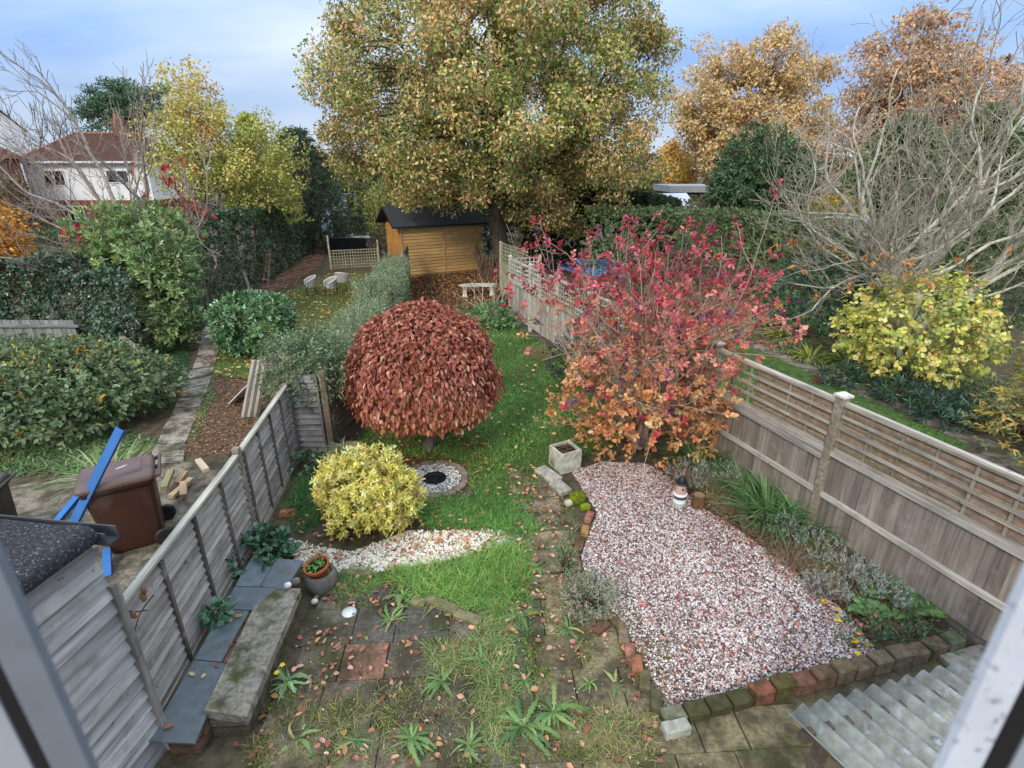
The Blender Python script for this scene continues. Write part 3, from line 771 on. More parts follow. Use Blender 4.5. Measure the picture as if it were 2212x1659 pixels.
small_trellis_fence('lattice_fence', 'low square lattice panel with posts behind the white garden chairs', (-9.42, 28.4), (-7.2, 29.2), .10, 1.0, False, hexl('#b0ab8c'), 2, sq=.14, seed=146, pz=(.7, .4))

# ------------------------------------------------------------------ near shed with felt roof, bottom left
dv = unit(np.array((.139, 1, 0.))); SC = np.array((-3.22, 3.38, 0))
t = thing('garden_shed', 'grey boarded shed with rolled black felt roof edge beside the bin', 'shed', SC)
nv = np.array((dv[1], -dv[0]))
mb = MB(151); lap_panel(mb, SC - dv * 3.2 + UPZ * .0, SC - dv * .03, .02, 2.36, 17, nv, hexl('#a5a39f'), .16, .014); mb.build('wall', GREYWOOD, t, True)
mb = MB(152); lap_panel(mb, SC + np.array((-2.2, .25, 0)), SC + np.array((-.03, -.01, 0)), .02, 2.3, 17, (.1, 1), hexl('#8d9094'), .12); mb.build('back_wall', GREYWOOD, t, True)
mb = MB(153); mb.beam(SC + UPZ * .0 + np.array((*nv, 0)) * .03, SC + UPZ * 1.92 + np.array((*nv, 0)) * .03, .06, .06, dv, hexl('#8f8a80')); mb.build('corner_post', GREYWOOD, t, True)
mb = MB(154); n3 = np.array((*nv, 0)); e0 = SC - dv * 3.3 + n3 * .07 + UPZ * 2.47; e1 = SC - dv * .02 + n3 * .07 + UPZ * 2.46
lft = -n3 * 2.4 + UPZ * -.02
pr = []
for off, z in ((0.0, -.11), (.035, -.12), (.07, -.09), (.085, -.04), (.07, .01), (.03, .035), (-.05, .04), (-.3, .02), (-2.4, .06)):
    pr.append((off, z))
ring = []
for s in np.linspace(0, 1, 14):
    c = e0 + (e1 - e0) * s; w_ = .012 * math.sin(s * 17)
    ring.append([c + n3 * (o - .06 + w_ * (o > 0)) + UPZ * (z + (.008 * math.sin(s * 23) if z > 0 else w_)) for o, z in pr])
mb.loft(ring, hexl('#35363a'), (False, False), True, closed=False); mb.build('roof', FELT, t, True)
mb = MB(155); gq = SC + dv * .05 - n3 * .0 + UPZ * 2.36
gl = unit(np.array((-n3[0], -n3[1], 0)))
for q, s in ((np.array((0, 0, -.05)), (.1, .012)), (dv * .05, (.012, .11)), (-dv * .05, (.012, .11))):
    mb.beam(gq + n3 * .12 + q, gq - n3 * 2.3 + q, *((s[0], s[1])), UPZ, hexl('#4a4e52'))
mb.build('gutter', PLAIN, t, True)

# ------------------------------------------------------------------ wheelie bins
def make_bin(label, loc, rz, body, lid):
    t = thing('wheelie_bin', label, 'bin', loc, rz, None)
    def rr(wd, dp, r, z, cx=0, n=3):
        pts = []
        for sx, sy, a0 in ((1, 1, 0), (-1, 1, 90), (-1, -1, 180), (1, -1, 270)):
            for k in range(n + 1):
                a = R(a0 + 90 * k / n); pts.append((cx + sx * (wd / 2 - r) + r * math.cos(a), sy * (dp / 2 - r) + r * math.sin(a), z))
        return pts
    mb = MB(1); mb.loft([rr(.56, .47, .05, .03, .02), rr(.58, .49, .05, .1, .02), rr(.70, .55, .05, .86, 0), rr(.70, .55, .05, .90, 0), rr(.75, .6, .06, .905, 0), rr(.75, .6, .06, .965, 0)], body); mb.build('body', PLASTIC, t)
    mb = MB(2); mb.loft([rr(.79, .62, .06, .97, -.01), rr(.80, .63, .06, 1.0, -.01), rr(.76, .59, .06, 1.035, -.0), rr(.66, .5, .06, 1.06, .02), rr(.62, .46, .06, 1.055, .02), rr(.5, .34, .06, 1.05, .02), rr(.47, .31, .05, 1.065, .02)], lid); ld = mb.build('lid', PLASTIC, t)
    m3 = MB(3)
    m3.rock((.06, .03, 1.066), (.13, .045, .004), hexl('#b9b6ba'), .4, .5, 3)
    m3.build('chalk_mark', PLAIN, ld)
    mb = MB(4); mb.tube([(.44, -.3, 1.0), (.44, .3, 1.0)], .02, 8, lid * .8)
    for y in (-.26, 0, .26): mb.beam((.36, y, .96), (.44, y, 1.0), .04, .035, UPZ, lid * .8)
    mb.build('handle', PLASTIC, t)
    for y in (-.29, .29):
        mb = MB(5); mb.lathe([(.04, -.025), (.10, -.03), (.12, -.02), (.12, .02), (.10, .03), (.04, .025)], (0, 0, 0), 18, (.02, .02, .022))
        o = mb.build('wheel', PLASTIC, t); o.rotation_euler = (R(90), 0, 0); o.location = (.33, y, .12)
    return t
bz = make_bin('brown wheelie bin with a blue metal channel laid across its lid', (-5.42, 6.38, 0), R(31), hexl('#4a2e25'), hexl('#6a5751')); bz.scale = (1.12, 1.12, 1.1)
make_bin('dark wheelie bin cut off at the left edge beside the brambles', (-7.35, 6.15, 0), R(15), hexl('#332f2e'), hexl('#4c4644'))
def channel(label, a, b, wd=.13, face=(0, -1, .5)):
    a, b = np.array(a, float), np.array(b, float); d = unit(b - a)
    t = tag(thing('metal_channel', label, 'metal channel', a, 0, None))
    up = unit(np.array(face) - d * (np.array(face) @ d)); s = unit(np.cross(up, d)); mb = MB(1)
    mb.beam(a, b, wd, .008, up, hexl('#3f78ba')); mb.build('web', PLAIN, t, True)
    for sg in (-1, 1):
        mb = MB(2); mb.beam(a + s * sg * wd / 2 - up * .02, b + s * sg * wd / 2 - up * .02, .008, .045, up, hexl('#2c5a9c')); mb.build('flange', PLAIN, t, True)
channel('long blue metal channel leaning across the brown bin lid', (-6.2, 5.74, .0), (-4.97, 6.1, 1.93), .105, (.1, -1, .4))
channel('blue metal channel lower on the left of the brown bin', (-6.7, 5.85, .0), (-5.82, 6.18, .95), .10, (0, -.6, 1))
channel('short blue offcut on the paving by the foot of the bin', (-5.32, 5.60, .02), (-5.56, 5.98, .16), .09, (0, 0, 1))

# ------------------------------------------------------------------ slate shelf, concrete bench, pots
t = thing('slate_shelf', 'low shelf topped with dark wet slates along the grey fence', 'shelf', (-3.0, 3.3, 0))
mb = MB(1)
for k in range(9):
    for z in (.06, .15, .23):
        y = 3.30 + k * .255 + (.12 if z == .15 else 0)
        mb.box((-2.98 - .03 * k * .4 / 2.4, y + .12, z), (.30 - .02, .245, .075), 0, hexl('#7a5d50'), .2)
mb.build('brick_base', BRICK, t, True)
sl = [((-3.22, 3.22), (-2.79, 3.20), (-2.90, 4.02), (-3.27, 4.06)), ((-3.27, 4.07), (-2.98, 4.04), (-3.0, 4.72), (-3.32, 4.74)), ((-3.32, 4.75), (-2.95, 4.73), (-2.80, 5.08), (-3.35, 5.10)), ((-3.35, 5.11), (-3.05, 5.10), (-3.05, 5.60), (-3.38, 5.62)), ((-3.04, 5.10), (-2.72, 5.06), (-2.68, 5.56), (-3.04, 5.60))]
for k, p in enumerate(sl):
    mb = MB(k); mb.prism(p, .285 + .002 * k, .302 + .002 * k, hexl('#5c666a'), .08); mb.build('slate', SLATE, t, True)
t = thing('concrete_bench', 'mossy concrete slab bench beside the slate shelf', 'bench', (-2.7, 4.3, 0))
mb = MB(1); mb.prism([(-2.85, 3.48), (-2.43, 3.42), (-2.52, 5.03), (-2.80, 5.05), (-2.95, 4.75)], .24, .34, hexl('#8d877a')); mb.build('top_slab', mat('old_concrete', .9, 22, .4, (1, 1, 1), 'loc', .8, .2, stain=(hexl('#42481a'), 3.1, .48, .64, .9), stain2=(hexl('#b4ad98'), 2.6, .55, .68, .7), more=((hexl('#4f4b42'), 7, .5, .66, .7),)), t, True)
mb = MB(2)
for k in range(5):
    for z in (.07, .19): mb.box((-2.66 - .025 * k, 3.62 + k * .29, z - .01), (.34, .28, .10), .06, hexl('#6c6355'), .15)
mb.build('block_base', BRICK, t, True)
p0 = np.array((-2.43, 5.42, 0))
t = thing('stone_pot', 'squat weathered stone pot holding a terracotta pot', 'pot', p0); t.scale = (.88, .88, .9)
mb = MB(1); mb.lathe([(.17, 0), (.21, .05), (.235, .16), (.22, .26), (.19, .30), (.165, .30), (.15, .24)], (0, 0, 0), 22, hexl('#6e6a60')); mb.build('bowl', STONE, t)
t = thing('terracotta_pot', 'terracotta pot of seedlings tilted in the squat stone pot', 'flower pot', p0 + UPZ * .19); t.scale = (.88, .88, .9); t.rotation_euler = (R(8), R(-7), 0)
mb = MB(1); mb.lathe([(.11, 0), (.155, .15), (.175, .15), (.18, .21), (.16, .21), (.15, .16)], (0, 0, .02), 24, hexl('#b4633c'), (True, False)); mb.build('pot', TERRA, t)
mb = MB(2); mb.lathe([(.0, 0), (.152, .0)], (0, 0, .19), 20, hexl('#332a20'), (False, False)); mb.build('compost', SOIL, t)
mb = MB(3); rg = mb.rng; n = 60; a = rg.uniform(0, 6.28, n); r = .13 * np.sqrt(rg.random(n)); mb.leaves(np.c_[r * np.cos(a), r * np.sin(a), np.full(n, .2) + rg.uniform(0, .05, n)], unit(rg.standard_normal((n, 3)) * .4 + UPZ), rg.standard_normal((n, 3)) * (1, 1, .3), .055, .03, pick(rg, pal('#5c8a3c', '#7aa050'), n)); mb.build('seedlings', LEAF, t)
t = thing('bowl_pot', 'wide round pot of spiky grass behind the yellow shrub', 'flower pot', (-2.85, 8.25, 0))
mb = MB(1); mb.lathe([(.20, 0), (.30, .22), (.34, .38), (.36, .42), (.33, .43), (.31, .38)], (0, 0, 0), 24, hexl('#93725c')); mb.build('pot', TERRA, t)
mb = MB(2); rg = mb.rng; n = 90; a = rg.uniform(0, 6.28, n); mb.blades(np.c_[rg.normal(-.08, .07, n), rg.normal(0, .07, n), np.full(n, .4)], np.stack([np.cos(a), np.sin(a), np.abs(rg.normal(1, .5, n))], 1), .45, .013, pick(rg, pal('#8fae7c', '#6f9464', '#b9b98c'), n), .8, 4); mb.build('grass_leaves', GRASS, t)
def pebble_thing(label, loc, s, col, cat='pebble', name='pebble'):
    mb = MB(1); mb.rock((0, 0, s * .38), (s, s * .8, s * .75), hexl(col), .4, .08, int(s * 1000)); o = mb.build(name, STONE); o.location = [float(v) for v in loc]; tag(o, label, cat)
pebble_thing('white egg shaped pebble resting on the slate shelf end', (-2.66, 5.02, .37), .085, '#dcdad2')
pebble_thing('rough brown stone on the slate next to the white pebble', (-2.62, 5.14, .31), .11, '#6e675c', 'stone', 'stone')
pebble_thing('pale round pebble on the patio below the stone pot', G(681, 1306) + UPZ * .02, .085, '#cfc8ba')
mb = MB(1); mb.lathe([(.0, .0), (.085, .0), (.085, .012), (.0, .014)], (0, 0, 0), 24, hexl('#dfe6e2')); o = mb.build('disc', PLAIN); o.location = G(755, 1328) + UPZ * .034; tag(o, 'flat white disc lying on the dark patio slab', 'disc')

# ------------------------------------------------------------------ stone planter, edging, ornaments
pc = np.array((.95, 8.42, 0))
t = thing('square_planter', 'square pale stone planter at the corner of the pink gravel', 'planter', pc, R(28))
mb = MB(1); s = .42; hh = .40
for x, y, sx, sy in ((0, -s / 2 + .02, s, .04), (0, s / 2 - .02, s, .04), (-s / 2 + .02, 0, .04, s - .084), (s / 2 - .02, 0, .04, s - .084)): mb.box((x, y, hh / 2), (sx, sy, hh), 0, hexl('#bdbcae'), bev=.006)
mb.box((0, 0, .05), (s - .09, s - .09, .06), 0, hexl('#8a8779')); mb.build('box', STONE, t)
mb = MB(2); mb.sheet([(-.165, -.165), (.165, -.165), (.165, .165), (-.165, .165)], hh - .05, hexl('#33281e')); mb.build('compost', SOIL, t)
mb = MB(3); rg = mb.rng
for k in range(16): a = rg.uniform(0, 6.28); mb.tube([(rg.normal(0, .07), rg.normal(0, .07), hh - .05), (.12 * math.cos(a), .12 * math.sin(a), hh + rg.uniform(-.03, .08))], .004, 3, hexl('#8b6a50'))
mb.build('dead_stems', TWIG, t)
def block(name, label, cat, loc, s, rz, col, m=BRICK, bev=.012, group=None, tilt=(0, 0)):
    mb = MB(int(abs(loc[0] * 100 + loc[1] * 37)) % 997); mb.box((0, 0, s[2] / 2), s, 0, hexl(col), .05, bev=bev); o = mb.build(name, m)
    o.location = [float(v) for v in loc]; o.rotation_euler = (tilt[0], tilt[1], rz); return tag(o, label, cat, group)
block('edging_stone', 'long rough grey stone beside the square planter', 'stone', G(1184, 1030), (.26, .50, .09), R(35), '#a5a294', STONE, .03)
block('edging_stone', 'rough grey stone between the planter stone and the mossy boulder', 'stone', G(1210, 1060), (.25, .36, .11), R(30), '#9b988a', STONE, .035)
def moss(label, loc, s, seed, col='#6f7a22'):
    mb = MB(seed); mb.rock((0, 0, s[2] * .42), s, hexl(col), .3, .12, seed); o = mb.build('boulder', MOSS); o.location = loc; tag(o, label, 'boulder')
MOSS = mat('moss', .95, 22, .55, (1, 1, 1), 'loc', 1.0, .1, stain=(hexl('#4a4a1c'), 6, .52, .7, .8), bs=60, bd=.02)
moss('mossy green boulder at the gravel edge below the grey stones', G(1247, 1085), (.30, .26, .2), 4)
moss('smaller moss covered stone above the first edging brick', G(1264, 1102), (.2, .15, .13), 5, '#7d8a2c')
pebble_thing('pale lump of stone under the mossy boulder', G(1228, 1093), .15, '#b4ac96', 'stone', 'stone')
bp = [((1272, 1122), 22, '#a0705f', 'pinkish worn brick at the top of the gravel edging'), ((1263, 1152), 14, '#9a7548', 'yellowish brick below the pink brick in the edging'), ((1252, 1182), 17, '#7c5340', 'dark red brick in the middle of the left gravel edging'), ((1241, 1213), 18, '#75503f', 'brown brick near the grey leaved shrub in the edging'),
      ((1298, 1362), 50, '#6d5343', 'small broken brick beside the grey shrub'), ((1330, 1352), -30, '#77644a', 'mossy brick lying tilted by the grey shrub'), ((1346, 1382), 8, '#7b6a56', 'brick at the top of the lower left edging row'), ((1361, 1418), 6, '#b3776a', 'pale pink brick in the lower edging row'), ((1375, 1443), 8, '#95624a', 'orange brown brick under the pale pink one'),
      ((1392, 1478), 12, '#5f5a40', 'moss darkened brick in the lower edging row'), ((1415, 1522), 14, '#54503a', 'mossy brick last before the lichen corner block')]
for (pp, a, c, lb) in bp: block('brick', lb, 'brick', G(*pp) + UPZ * (.0), (.115, .225, .085), R(-a), c, BRICK, .01, 'bricks edging the gravel bed', (random.Random(a).uniform(-.06, .06), random.Random(a + 1).uniform(-.08, .08)))
W0, W1 = G(1432, 1578), G(2075, 1408)
t = thing('brick_wall', 'low mossy brick wall along the house side of the gravel', 'wall', W0)
wd = unit(W1 - W0); wa = math.atan2(wd[1], wd[0]); Lw = np.linalg.norm(W1 - W0); nb = int(Lw / .235)
cols = ['#6d6f58', '#4f4c32', '#4d4832', '#4b4632', '#80503f', '#575030', '#6e4f40', '#6d5442', '#70604a', '#6a5a48', '#6f6250', '#6b5d4d', '#665747', '#6c5a49']
for k in range(nb):
    q = W0 + wd * (k + .5) * Lw / nb; hb = .13 if k < 4 else .16 + .02 * (k % 3)
    mb = MB(k); mb.box((q[0], q[1] + .06, hb / 2 + .0), (.225, .16, hb), wa + math.sin(k * 5) * .05, hexl(cols[k % len(cols)]), .05, bev=.014); mb.build('brick', BRICK, t, True)
mb = MB(77); mb.box((*((W0 + W1) / 2 - np.array((0, 0, 0)) + np.array((0, .07, 0)))[:2], .04), (Lw, .11, .07), wa, hexl('#3c3328')); mb.build('footing', BRICK, t, True)
block('paving_slab', 'loose slab behind the far end of the low brick wall', 'slab', G(2110, 1445), (.6, .4, .08), wa, '#8a8578', STONE, .01)
t = thing('lighthouse_ornament', 'small painted lighthouse ornament standing on the pink gravel', 'ornament', G(1466, 1090)); t.scale = (1.25, 1.25, 1.25)
for nm, prof, c in (('base', [(.115, 0), (.12, .02), (.09, .05), (.085, .06)], '#8fa09a'), ('lower_band', [(.085, .06), (.078, .11)], '#e6e6e2'), ('dark_band', [(.078, .11), (.074, .16)], '#4a5558'), ('ledge', [(.088, .16), (.09, .18), (.07, .185)], '#e8e6e0'), ('tower', [(.072, .185), (.055, .30), (.055, .31)], '#c7a79c'), ('gallery', [(.068, .31), (.07, .325), (.05, .33)], '#2d3033'), ('roof_cap', [(.05, .33), (.052, .36), (.035, .40), (.012, .415), (.008, .44)], '#24272a')):
    mb = MB(1); mb.lathe(prof, (0, 0, 0), 18, hexl(c)); o = mb.build(nm, PLAIN, t)
    if nm == 'tower':
        m2 = MB(2); m2.box((.005, -.062, .26), (.018, .012, .024), 0, (.01, .01, .01)); m2.build('window', PLAIN, o)
t = thing('log', 'cut upright log stump beside the lighthouse ornament', 'log', G(1506, 1098))
mb = MB(1); mb.lathe([(.10, 0), (.105, .08), (.095, .2), (.09, .25)], (0, 0, 0), 14, hexl('#6b5138')); mb.build('bark', BARK, t)
mb = MB(1); mb.lathe([(.0, .252), (.088, .252)], (0, 0, 0), 14, hexl('#8a7358'), (False, False)); mb.build('cut_end', BARK, t)
# round shingle bed with sunken black pot
rc = np.array((-1.34, 7.95, 0))
t = thing('round_bed', 'circular stone edged bed of white shingle beside the yellow shrub', 'flower bed', rc)
mb = MB(1)
for k in range(13): a = 2 * math.pi * k / 13; mb.box((.53 * math.cos(a), .53 * math.sin(a), .035), (.12, .245, .07), a, hexl('#8c7c6c'), .15, bev=.015)
mb.build('stone_ring', STONE, t)
mb = MB(2); mb.lathe([(0, .03), (.46, .03)], (0, 0, 0), 24, hexl('#8f8574'), (False, False)); mb.build('bed', SOIL, t)
mb = MB(3); rg = mb.rng; n = 1100; a = rg.uniform(0, 6.28, n); r = rg.uniform(.2 ** 2, .46 ** 2, n) ** .5
mb.pebbles(np.c_[r * np.cos(a), r * np.sin(a), .035 + rg.uniform(0, .03, n)], .022 * rg.uniform(.6, 1.4, n), pick(rg, pal('#f2efe4', '#e2dccb', '#fffef8', '#b7ad98'), n)); o = mb.build('shingle', PEBBLE, t); o['kind'] = 'stuff'
mb = MB(4); mb.lathe([(.13, .0), (.20, .05), (.205, .075), (.17, .08), (.14, .05)], (.02, -.02, 0), 24, (.012, .012, .013)); mb.build('black_pot_rim', PLASTIC, t)
# fence-side corrugated lean-to
MTL = METAL
q = [np.array((1.66, 2.30, 1.9)), np.array((3.25, 2.72, 1.9))]
t = thing('lean_to', 'corrugated metal lean to roof in the bottom right corner', 'lean-to', (2.4, 2.3, 0))
dx = unit(q[1] - q[0]); dn = np.array((dx[1], -dx[0], 0.)); dn = unit(dn + np.array((0.12, 0, .12)))
Lc = 2.3; nc = 220; mb = MB(3)
s = np.linspace(0, Lc, nc); zc = .032 * np.cos(s / .135 * 2 * math.pi)
rows = [[q[0] + dx * a + dn * e + UPZ * z for a, z in zip(s, zc)] for e in np.linspace(0, 2.0, 8)]
mb.loft(rows, hexl('#8b8e86'), (False, False), True, closed=False); sh = mb.build('corrugated_sheet', MTL, t, True)
sh.modifiers.new('s', 'SOLIDIFY').thickness = .003
for k, (a, e) in enumerate(((.63, .42), (1.26, .45), (.63, 1.2))):
    mb = MB(k); c = q[0] + dx * a + dn * e + UPZ * .024; mb.lathe([(.022, 0), (.022, .004), (.011, .006), (.011, .014), (.0, .016)], c, 14, hexl('#9da1a6')); mb.build('screw_washer', MTL, t, True)
for a in (.22, 2.2):
    mb = MB(5); c = q[0] + dx * a + dn * .12; mb.box((c[0], c[1], .93), (.07, .07, 1.86), .2, hexl('#5b5148'), bev=.005); mb.build('post', BROWNWOOD, t, True)
mb = MB(6); c0 = q[0] + dn * .14 + UPZ * -.05; mb.beam(c0, c0 + dx * Lc, .05, .07, UPZ, hexl('#5b5148')); mb.build('beam', BROWNWOOD, t, True)

# dead climber caught on the shed corner post
t = thing('dry_climber', 'dead brown climber stem with curled husks on the shed corner post', 'climber', (-3.3, 3.45, 1.3)); rg = np.random.default_rng(12)
pts = [AY(332, 1285, 3.62), AY(312, 1310, 3.6), AY(300, 1330, 3.52), AY(292, 1360, 3.46), AY(296, 1395, 3.44), AY(285, 1420, 3.42)]
mb = MB(12); mb.tube(np.array(pts), .006, 4, hexl('#6a4c38')); mb.tube([AY(262, 1318, 3.42), AY(290, 1322, 3.5), AY(318, 1318, 3.58)], .006, 4, hexl('#4f4038')); mb.build('stem', TWIG, t, True)
for k, (p, s_) in enumerate((((310, 1276), .05), ((309, 1290), .06), ((276, 1352), .07), ((288, 1328), .05), ((276, 1385), .09), ((270, 1408), .11), ((262, 1428), .10), ((292, 1412), .09))):
    mb = MB(k); c = AY(*p, 3.43 if k > 1 else 3.58); mb.rock(c, (s_ * .8, s_ * .7, s_ * 1.5), hexl('#8a6248') * (1 + .2 * math.sin(k)), k, .3, k); mb.build('husk', DRY, t, True)
# ------------------------------------------------------------------ garden furniture on the left lawn
def tub_chair(label, loc, rz, group='white tub chairs'):
    t = thing('tub_chair', label, 'chair', loc, rz, group)
    n = 25; th = np.linspace(R(-125), R(125), n)
    def path(sc, hz): return [(sc * .29 * math.sin(a) * 1.05, sc * .29 * math.cos(a) * .95, hz(a)) for a in th]
    top = lambda a: .80 - .22 * (abs(a) / R(125)) ** 1.6
    rings = [path(.86, lambda a: .36), path(.95, lambda a: .5), path(1.04, top)]
    inner = [path(1.0, top), path(.90, lambda a: .5), path(.8, lambda a: .40)]
    mb = MB(1); mb.loft(np.array(rings), hexl('#b5b1a8'), (False, False), True, closed=False); mb.loft(np.array(inner), hexl('#a9a59c'), (False, False), True, closed=False); mb.build('backrest', WICKER, t)
    mb = MB(2); P = np.array(path(1.03, top)); mb.tube(P, .021, 8, hexl('#e6e4de')); mb.tube([P[0], P[0] * (1, 1, 0) + (0, 0, .4)], .018, 6, hexl('#d8d6d0')); mb.tube([P[-1], P[-1] * (1, 1, 0) + (0, 0, .4)], .018, 6, hexl('#d8d6d0')); mb.build('rim', WICKER, t)
    mb = MB(3); q = path(.86, lambda a: .38); mb.prism([(x, y) for x, y, z in q], .37, .41, hexl('#b9b2a6')); mb.build('seat', WICKER, t)
    for x, y in ((-.21, -.14), (.21, -.14), (-.18, .19), (.18, .19)):
        mb = MB(4); mb.tube([(x, y, .37), (x * 1.12, y * 1.12, 0)], .014, 6, (.012, .012, .013)); mb.build('leg', PLAIN, t)
    return t
c0 = tub_chair('white tub chair turned away, leftmost of the three on the left lawn', G(672, 637), R(-62))
dup(c0, G(716, 640), R(-52), 'white tub chair nearest the viewer of the three on the left lawn')
dup(c0, G(743, 626), R(172), 'white tub chair facing the viewer among the three on the left lawn')
dup(c0, G(757, 532), R(-60), 'white rimmed tub chair behind the black garden sofa')
dup(c0, G(785, 517), R(180), 'white rimmed tub chair at the far side of the grey garden table')
sp = G(757, 548)
t = thing('garden_sofa', 'black outdoor sofa seen from behind beyond the lattice panel', 'sofa', sp, R(-4)); t.scale = (1.2, 1.2, 1.25)
K = hexl('#1d2026')
for nm, c, s in (('backrest', (0, -.35, .48), (2.0, .12, .7)), ('seat', (0, .06, .28), (2.0, .7, .22)), ('arm', (-.95, .0, .4), (.12, .6, .5))):
    mb = MB(1); mb.box(c, s, 0, K, bev=.03); mb.build(nm, PLASTIC, t)
mb = MB(1); mb.box((.15, -.75, .2), (1.5, .4, .06), 0, hexl('#3a3e46'), bev=.02); mb.box((.15, -.75, .09), (1.4, .34, .16), 0, K); mb.build('footrest', PLASTIC, t)
tp = G(787, 538)
t = thing('garden_table', 'grey round garden table with pale items beyond the black sofa', 'table', tp)
mb = MB(1); mb.lathe([(.0, .72), (.8, .72), (.8, .76), (.0, .765)], (0, 0, 0), 24, hexl('#74767a'), (False, False)); mb.build('tabletop', PLAIN, t)
for k in range(4):
    a = R(45 + 90 * k); mb = MB(1); mb.tube([(.5 * math.cos(a), .5 * math.sin(a), .72), (.6 * math.cos(a), .6 * math.sin(a), 0)], .02, 6, (.015, .015, .015)); mb.build('leg', PLAIN, t)
for k, (x, y) in enumerate(((-.4, -.3), (.38, -.25))):
    mb = MB(1); mb.box((0, 0, .03), (.5, .3, .06), 0, hexl('#dcd6c4'), bev=.02); o = mb.build('cushion', PLAIN); o.location = tp + np.array((x, y, .767)); tag(o, ('pale folded cushion on the left of the grey table', 'pale folded cushion on the right of the grey table')[k], 'cushion')
# things leaning on the ivy wall
def lean(name, label, cat, a, b, wd, th, col, m=GREYWOOD):
    mb = MB(int(abs(a[0] * 10))); mb.beam(np.zeros(3), np.asarray(b) - np.asarray(a), wd, th, UPZ, hexl(col), .05, .004); o = mb.build(name, m); o.location = [float(v) for v in a]; return tag(o, label, cat)
a = G(690, 533); lean('plank', 'dark plank leaning against the ivy wall, left of a pair', 'plank', a + (-.25, 0, .03), a + (-1.1, .9, 1.5), .24, .04, '#6c6058')
lean('plank', 'weathered plank leaning against the ivy wall, right of a pair', 'plank', a + (.08, -.1, .03), a + (-.65, .9, 1.6), .24, .04, '#857a74')
a = G(612, 568); lean('white_stake', 'white stake leaning in the border nearer the rustic ladder', 'stake', a, a + (-.5, .5, .85), .1, .05, '#e3e4e6', PLAIN)
a = G(645, 558); lean('white_stake', 'white stake leaning in the border nearer the leaning planks', 'stake', a, a + (-.6, .6, .95), .1, .05, '#e3e4e6', PLAIN)
for k, (px, lb) in enumerate(((512, 'grey stake standing left of the others behind the round laurel'), (528, 'grey stake between two others behind the round laurel'), (544, 'grey stake nearest the rustic ladder behind the round laurel'))):
    a = G(px, 640); lean('stake', lb, 'stake', a, a + (-.4, .5, .95), .12, .03, '#8d8880')
a = G(573, 615)
t = thing('rustic_ladder', 'small rustic wooden ladder frame leaning by the brick path', 'ladder', a, R(-35))
for x in (-.22, .22):
    mb = MB(1); mb.beam((x, 0, 0), (x * .35, .5, 1.55), .06, .05, UPZ, hexl('#8a7862')); mb.build('side_rail', BROWNWOOD, t)
for k in range(4):
    f = .15 + .23 * k; mb = MB(1); w_ = .22 * (1 - .65 * f); mb.beam((-w_ - .05, .5 * f - .02, 1.55 * f), (w_ + .05, .5 * f - .02, 1.55 * f), .06, .05, UPZ, hexl('#9a8770')); mb.build('rung', BROWNWOOD, t)
def board(name, label, a, rx, rz, col1, col2):
    t = thing(name, label, 'paddle board', a, rz); t.rotation_euler = (rx, 0, rz)
    z = np.linspace(0, 2.5, 12); wd = .38 * np.sin(np.pi * (.06 + .9 * z / 2.5)) ** .6
    mb = MB(1); mb.loft([[(-w_, -.03, q), (w_, -.03, q), (w_, .03, q), (-w_, .03, q)] for q, w_ in zip(z, wd)], hexl(col1), smooth=False); mb.build('hull', PLAIN, t)
    mb = MB(1); mb.beam((0, -.036, .3), (0, -.036, 2.2), .2, .008, (0, 1, 0), hexl(col2)); mb.build('stripe', PLAIN, t)
board('paddle_board', 'white paddle board leaning beside the lattice panel post', G(712, 530), R(-18), R(20), '#e8ecee', '#b9c6cc')
board('paddle_board', 'blue paddle board leaning behind the white one', G(716, 524), R(-18), R(20), '#2d6f9c', '#a9c8da')

# ------------------------------------------------------------------ timber shed in the middle
sa, sb = np.array((-5.30, 26.4, 0)), np.array((-1.62, 28.3, 0)); sd_ = unit(sb - sa); sn = np.array((sd_[1], -sd_[0], 0)); Ls = np.linalg.norm(sb - sa)
if sn[1] > 0: sn = -sn
bk = -sn * 2.6
t = thing('timber_shed', 'orange brown timber shed with dark felt roof under the big tree', 'shed', sa)
mb = MB(201); lap_panel(mb, sa, sb, .12, 2.42, 15, sn[:2], hexl('#b8955f'), .09, .011); mb.build('front_wall', NEWWOOD, t, True)
mb = MB(202); lap_panel(mb, sa + bk, sa, .12, 2.42, 15, (-sd_[0], -sd_[1]), hexl('#b9884a'), .07, .01); mb.build('side_wall', NEWWOOD, t, True)
mb = MB(203); lap_panel(mb, sb, sb + bk, .12, 2.42, 15, (sd_[0], sd_[1]), hexl('#a5875c'), .07, .01); mb.build('side_wall', NEWWOOD, t, True)
for q in (sa, sa + sd_ * Ls * .52, sb):
    mb = MB(4); mb.beam(q + sn * .03 + UPZ * .1, q + sn * .03 + UPZ * 2.42, .07, .04, sn, hexl('#c39a60')); mb.build('batten', NEWWOOD, t, True)
for k in range(5):
    q = sa + bk * (.08 + .2 * k) - sd_ * .03; mb = MB(5 + k); mb.beam(q + UPZ * .1, q + UPZ * 2.42, .04, .09, sd_, hexl('#c8924e')); mb.build('batten', NEWWOOD, t, True)
mb = MB(6); mb.beam(sa + UPZ * .06, sb + UPZ * .06, .1, .12, UPZ, hexl('#8a7350')); mb.build('base_rail', NEWWOOD, t, True)
e0, e1 = sa + sn * .28 - sd_ * .45 + UPZ * 2.42, sb + sn * .28 + sd_ * .3 + UPZ * 2.42
r0, r1 = e0 + bk * .62 - sn * -.0 + UPZ * .85, e1 + bk * .62 + UPZ * .85
f0, f1 = e0 + bk * 1.24, e1 + bk * 1.24
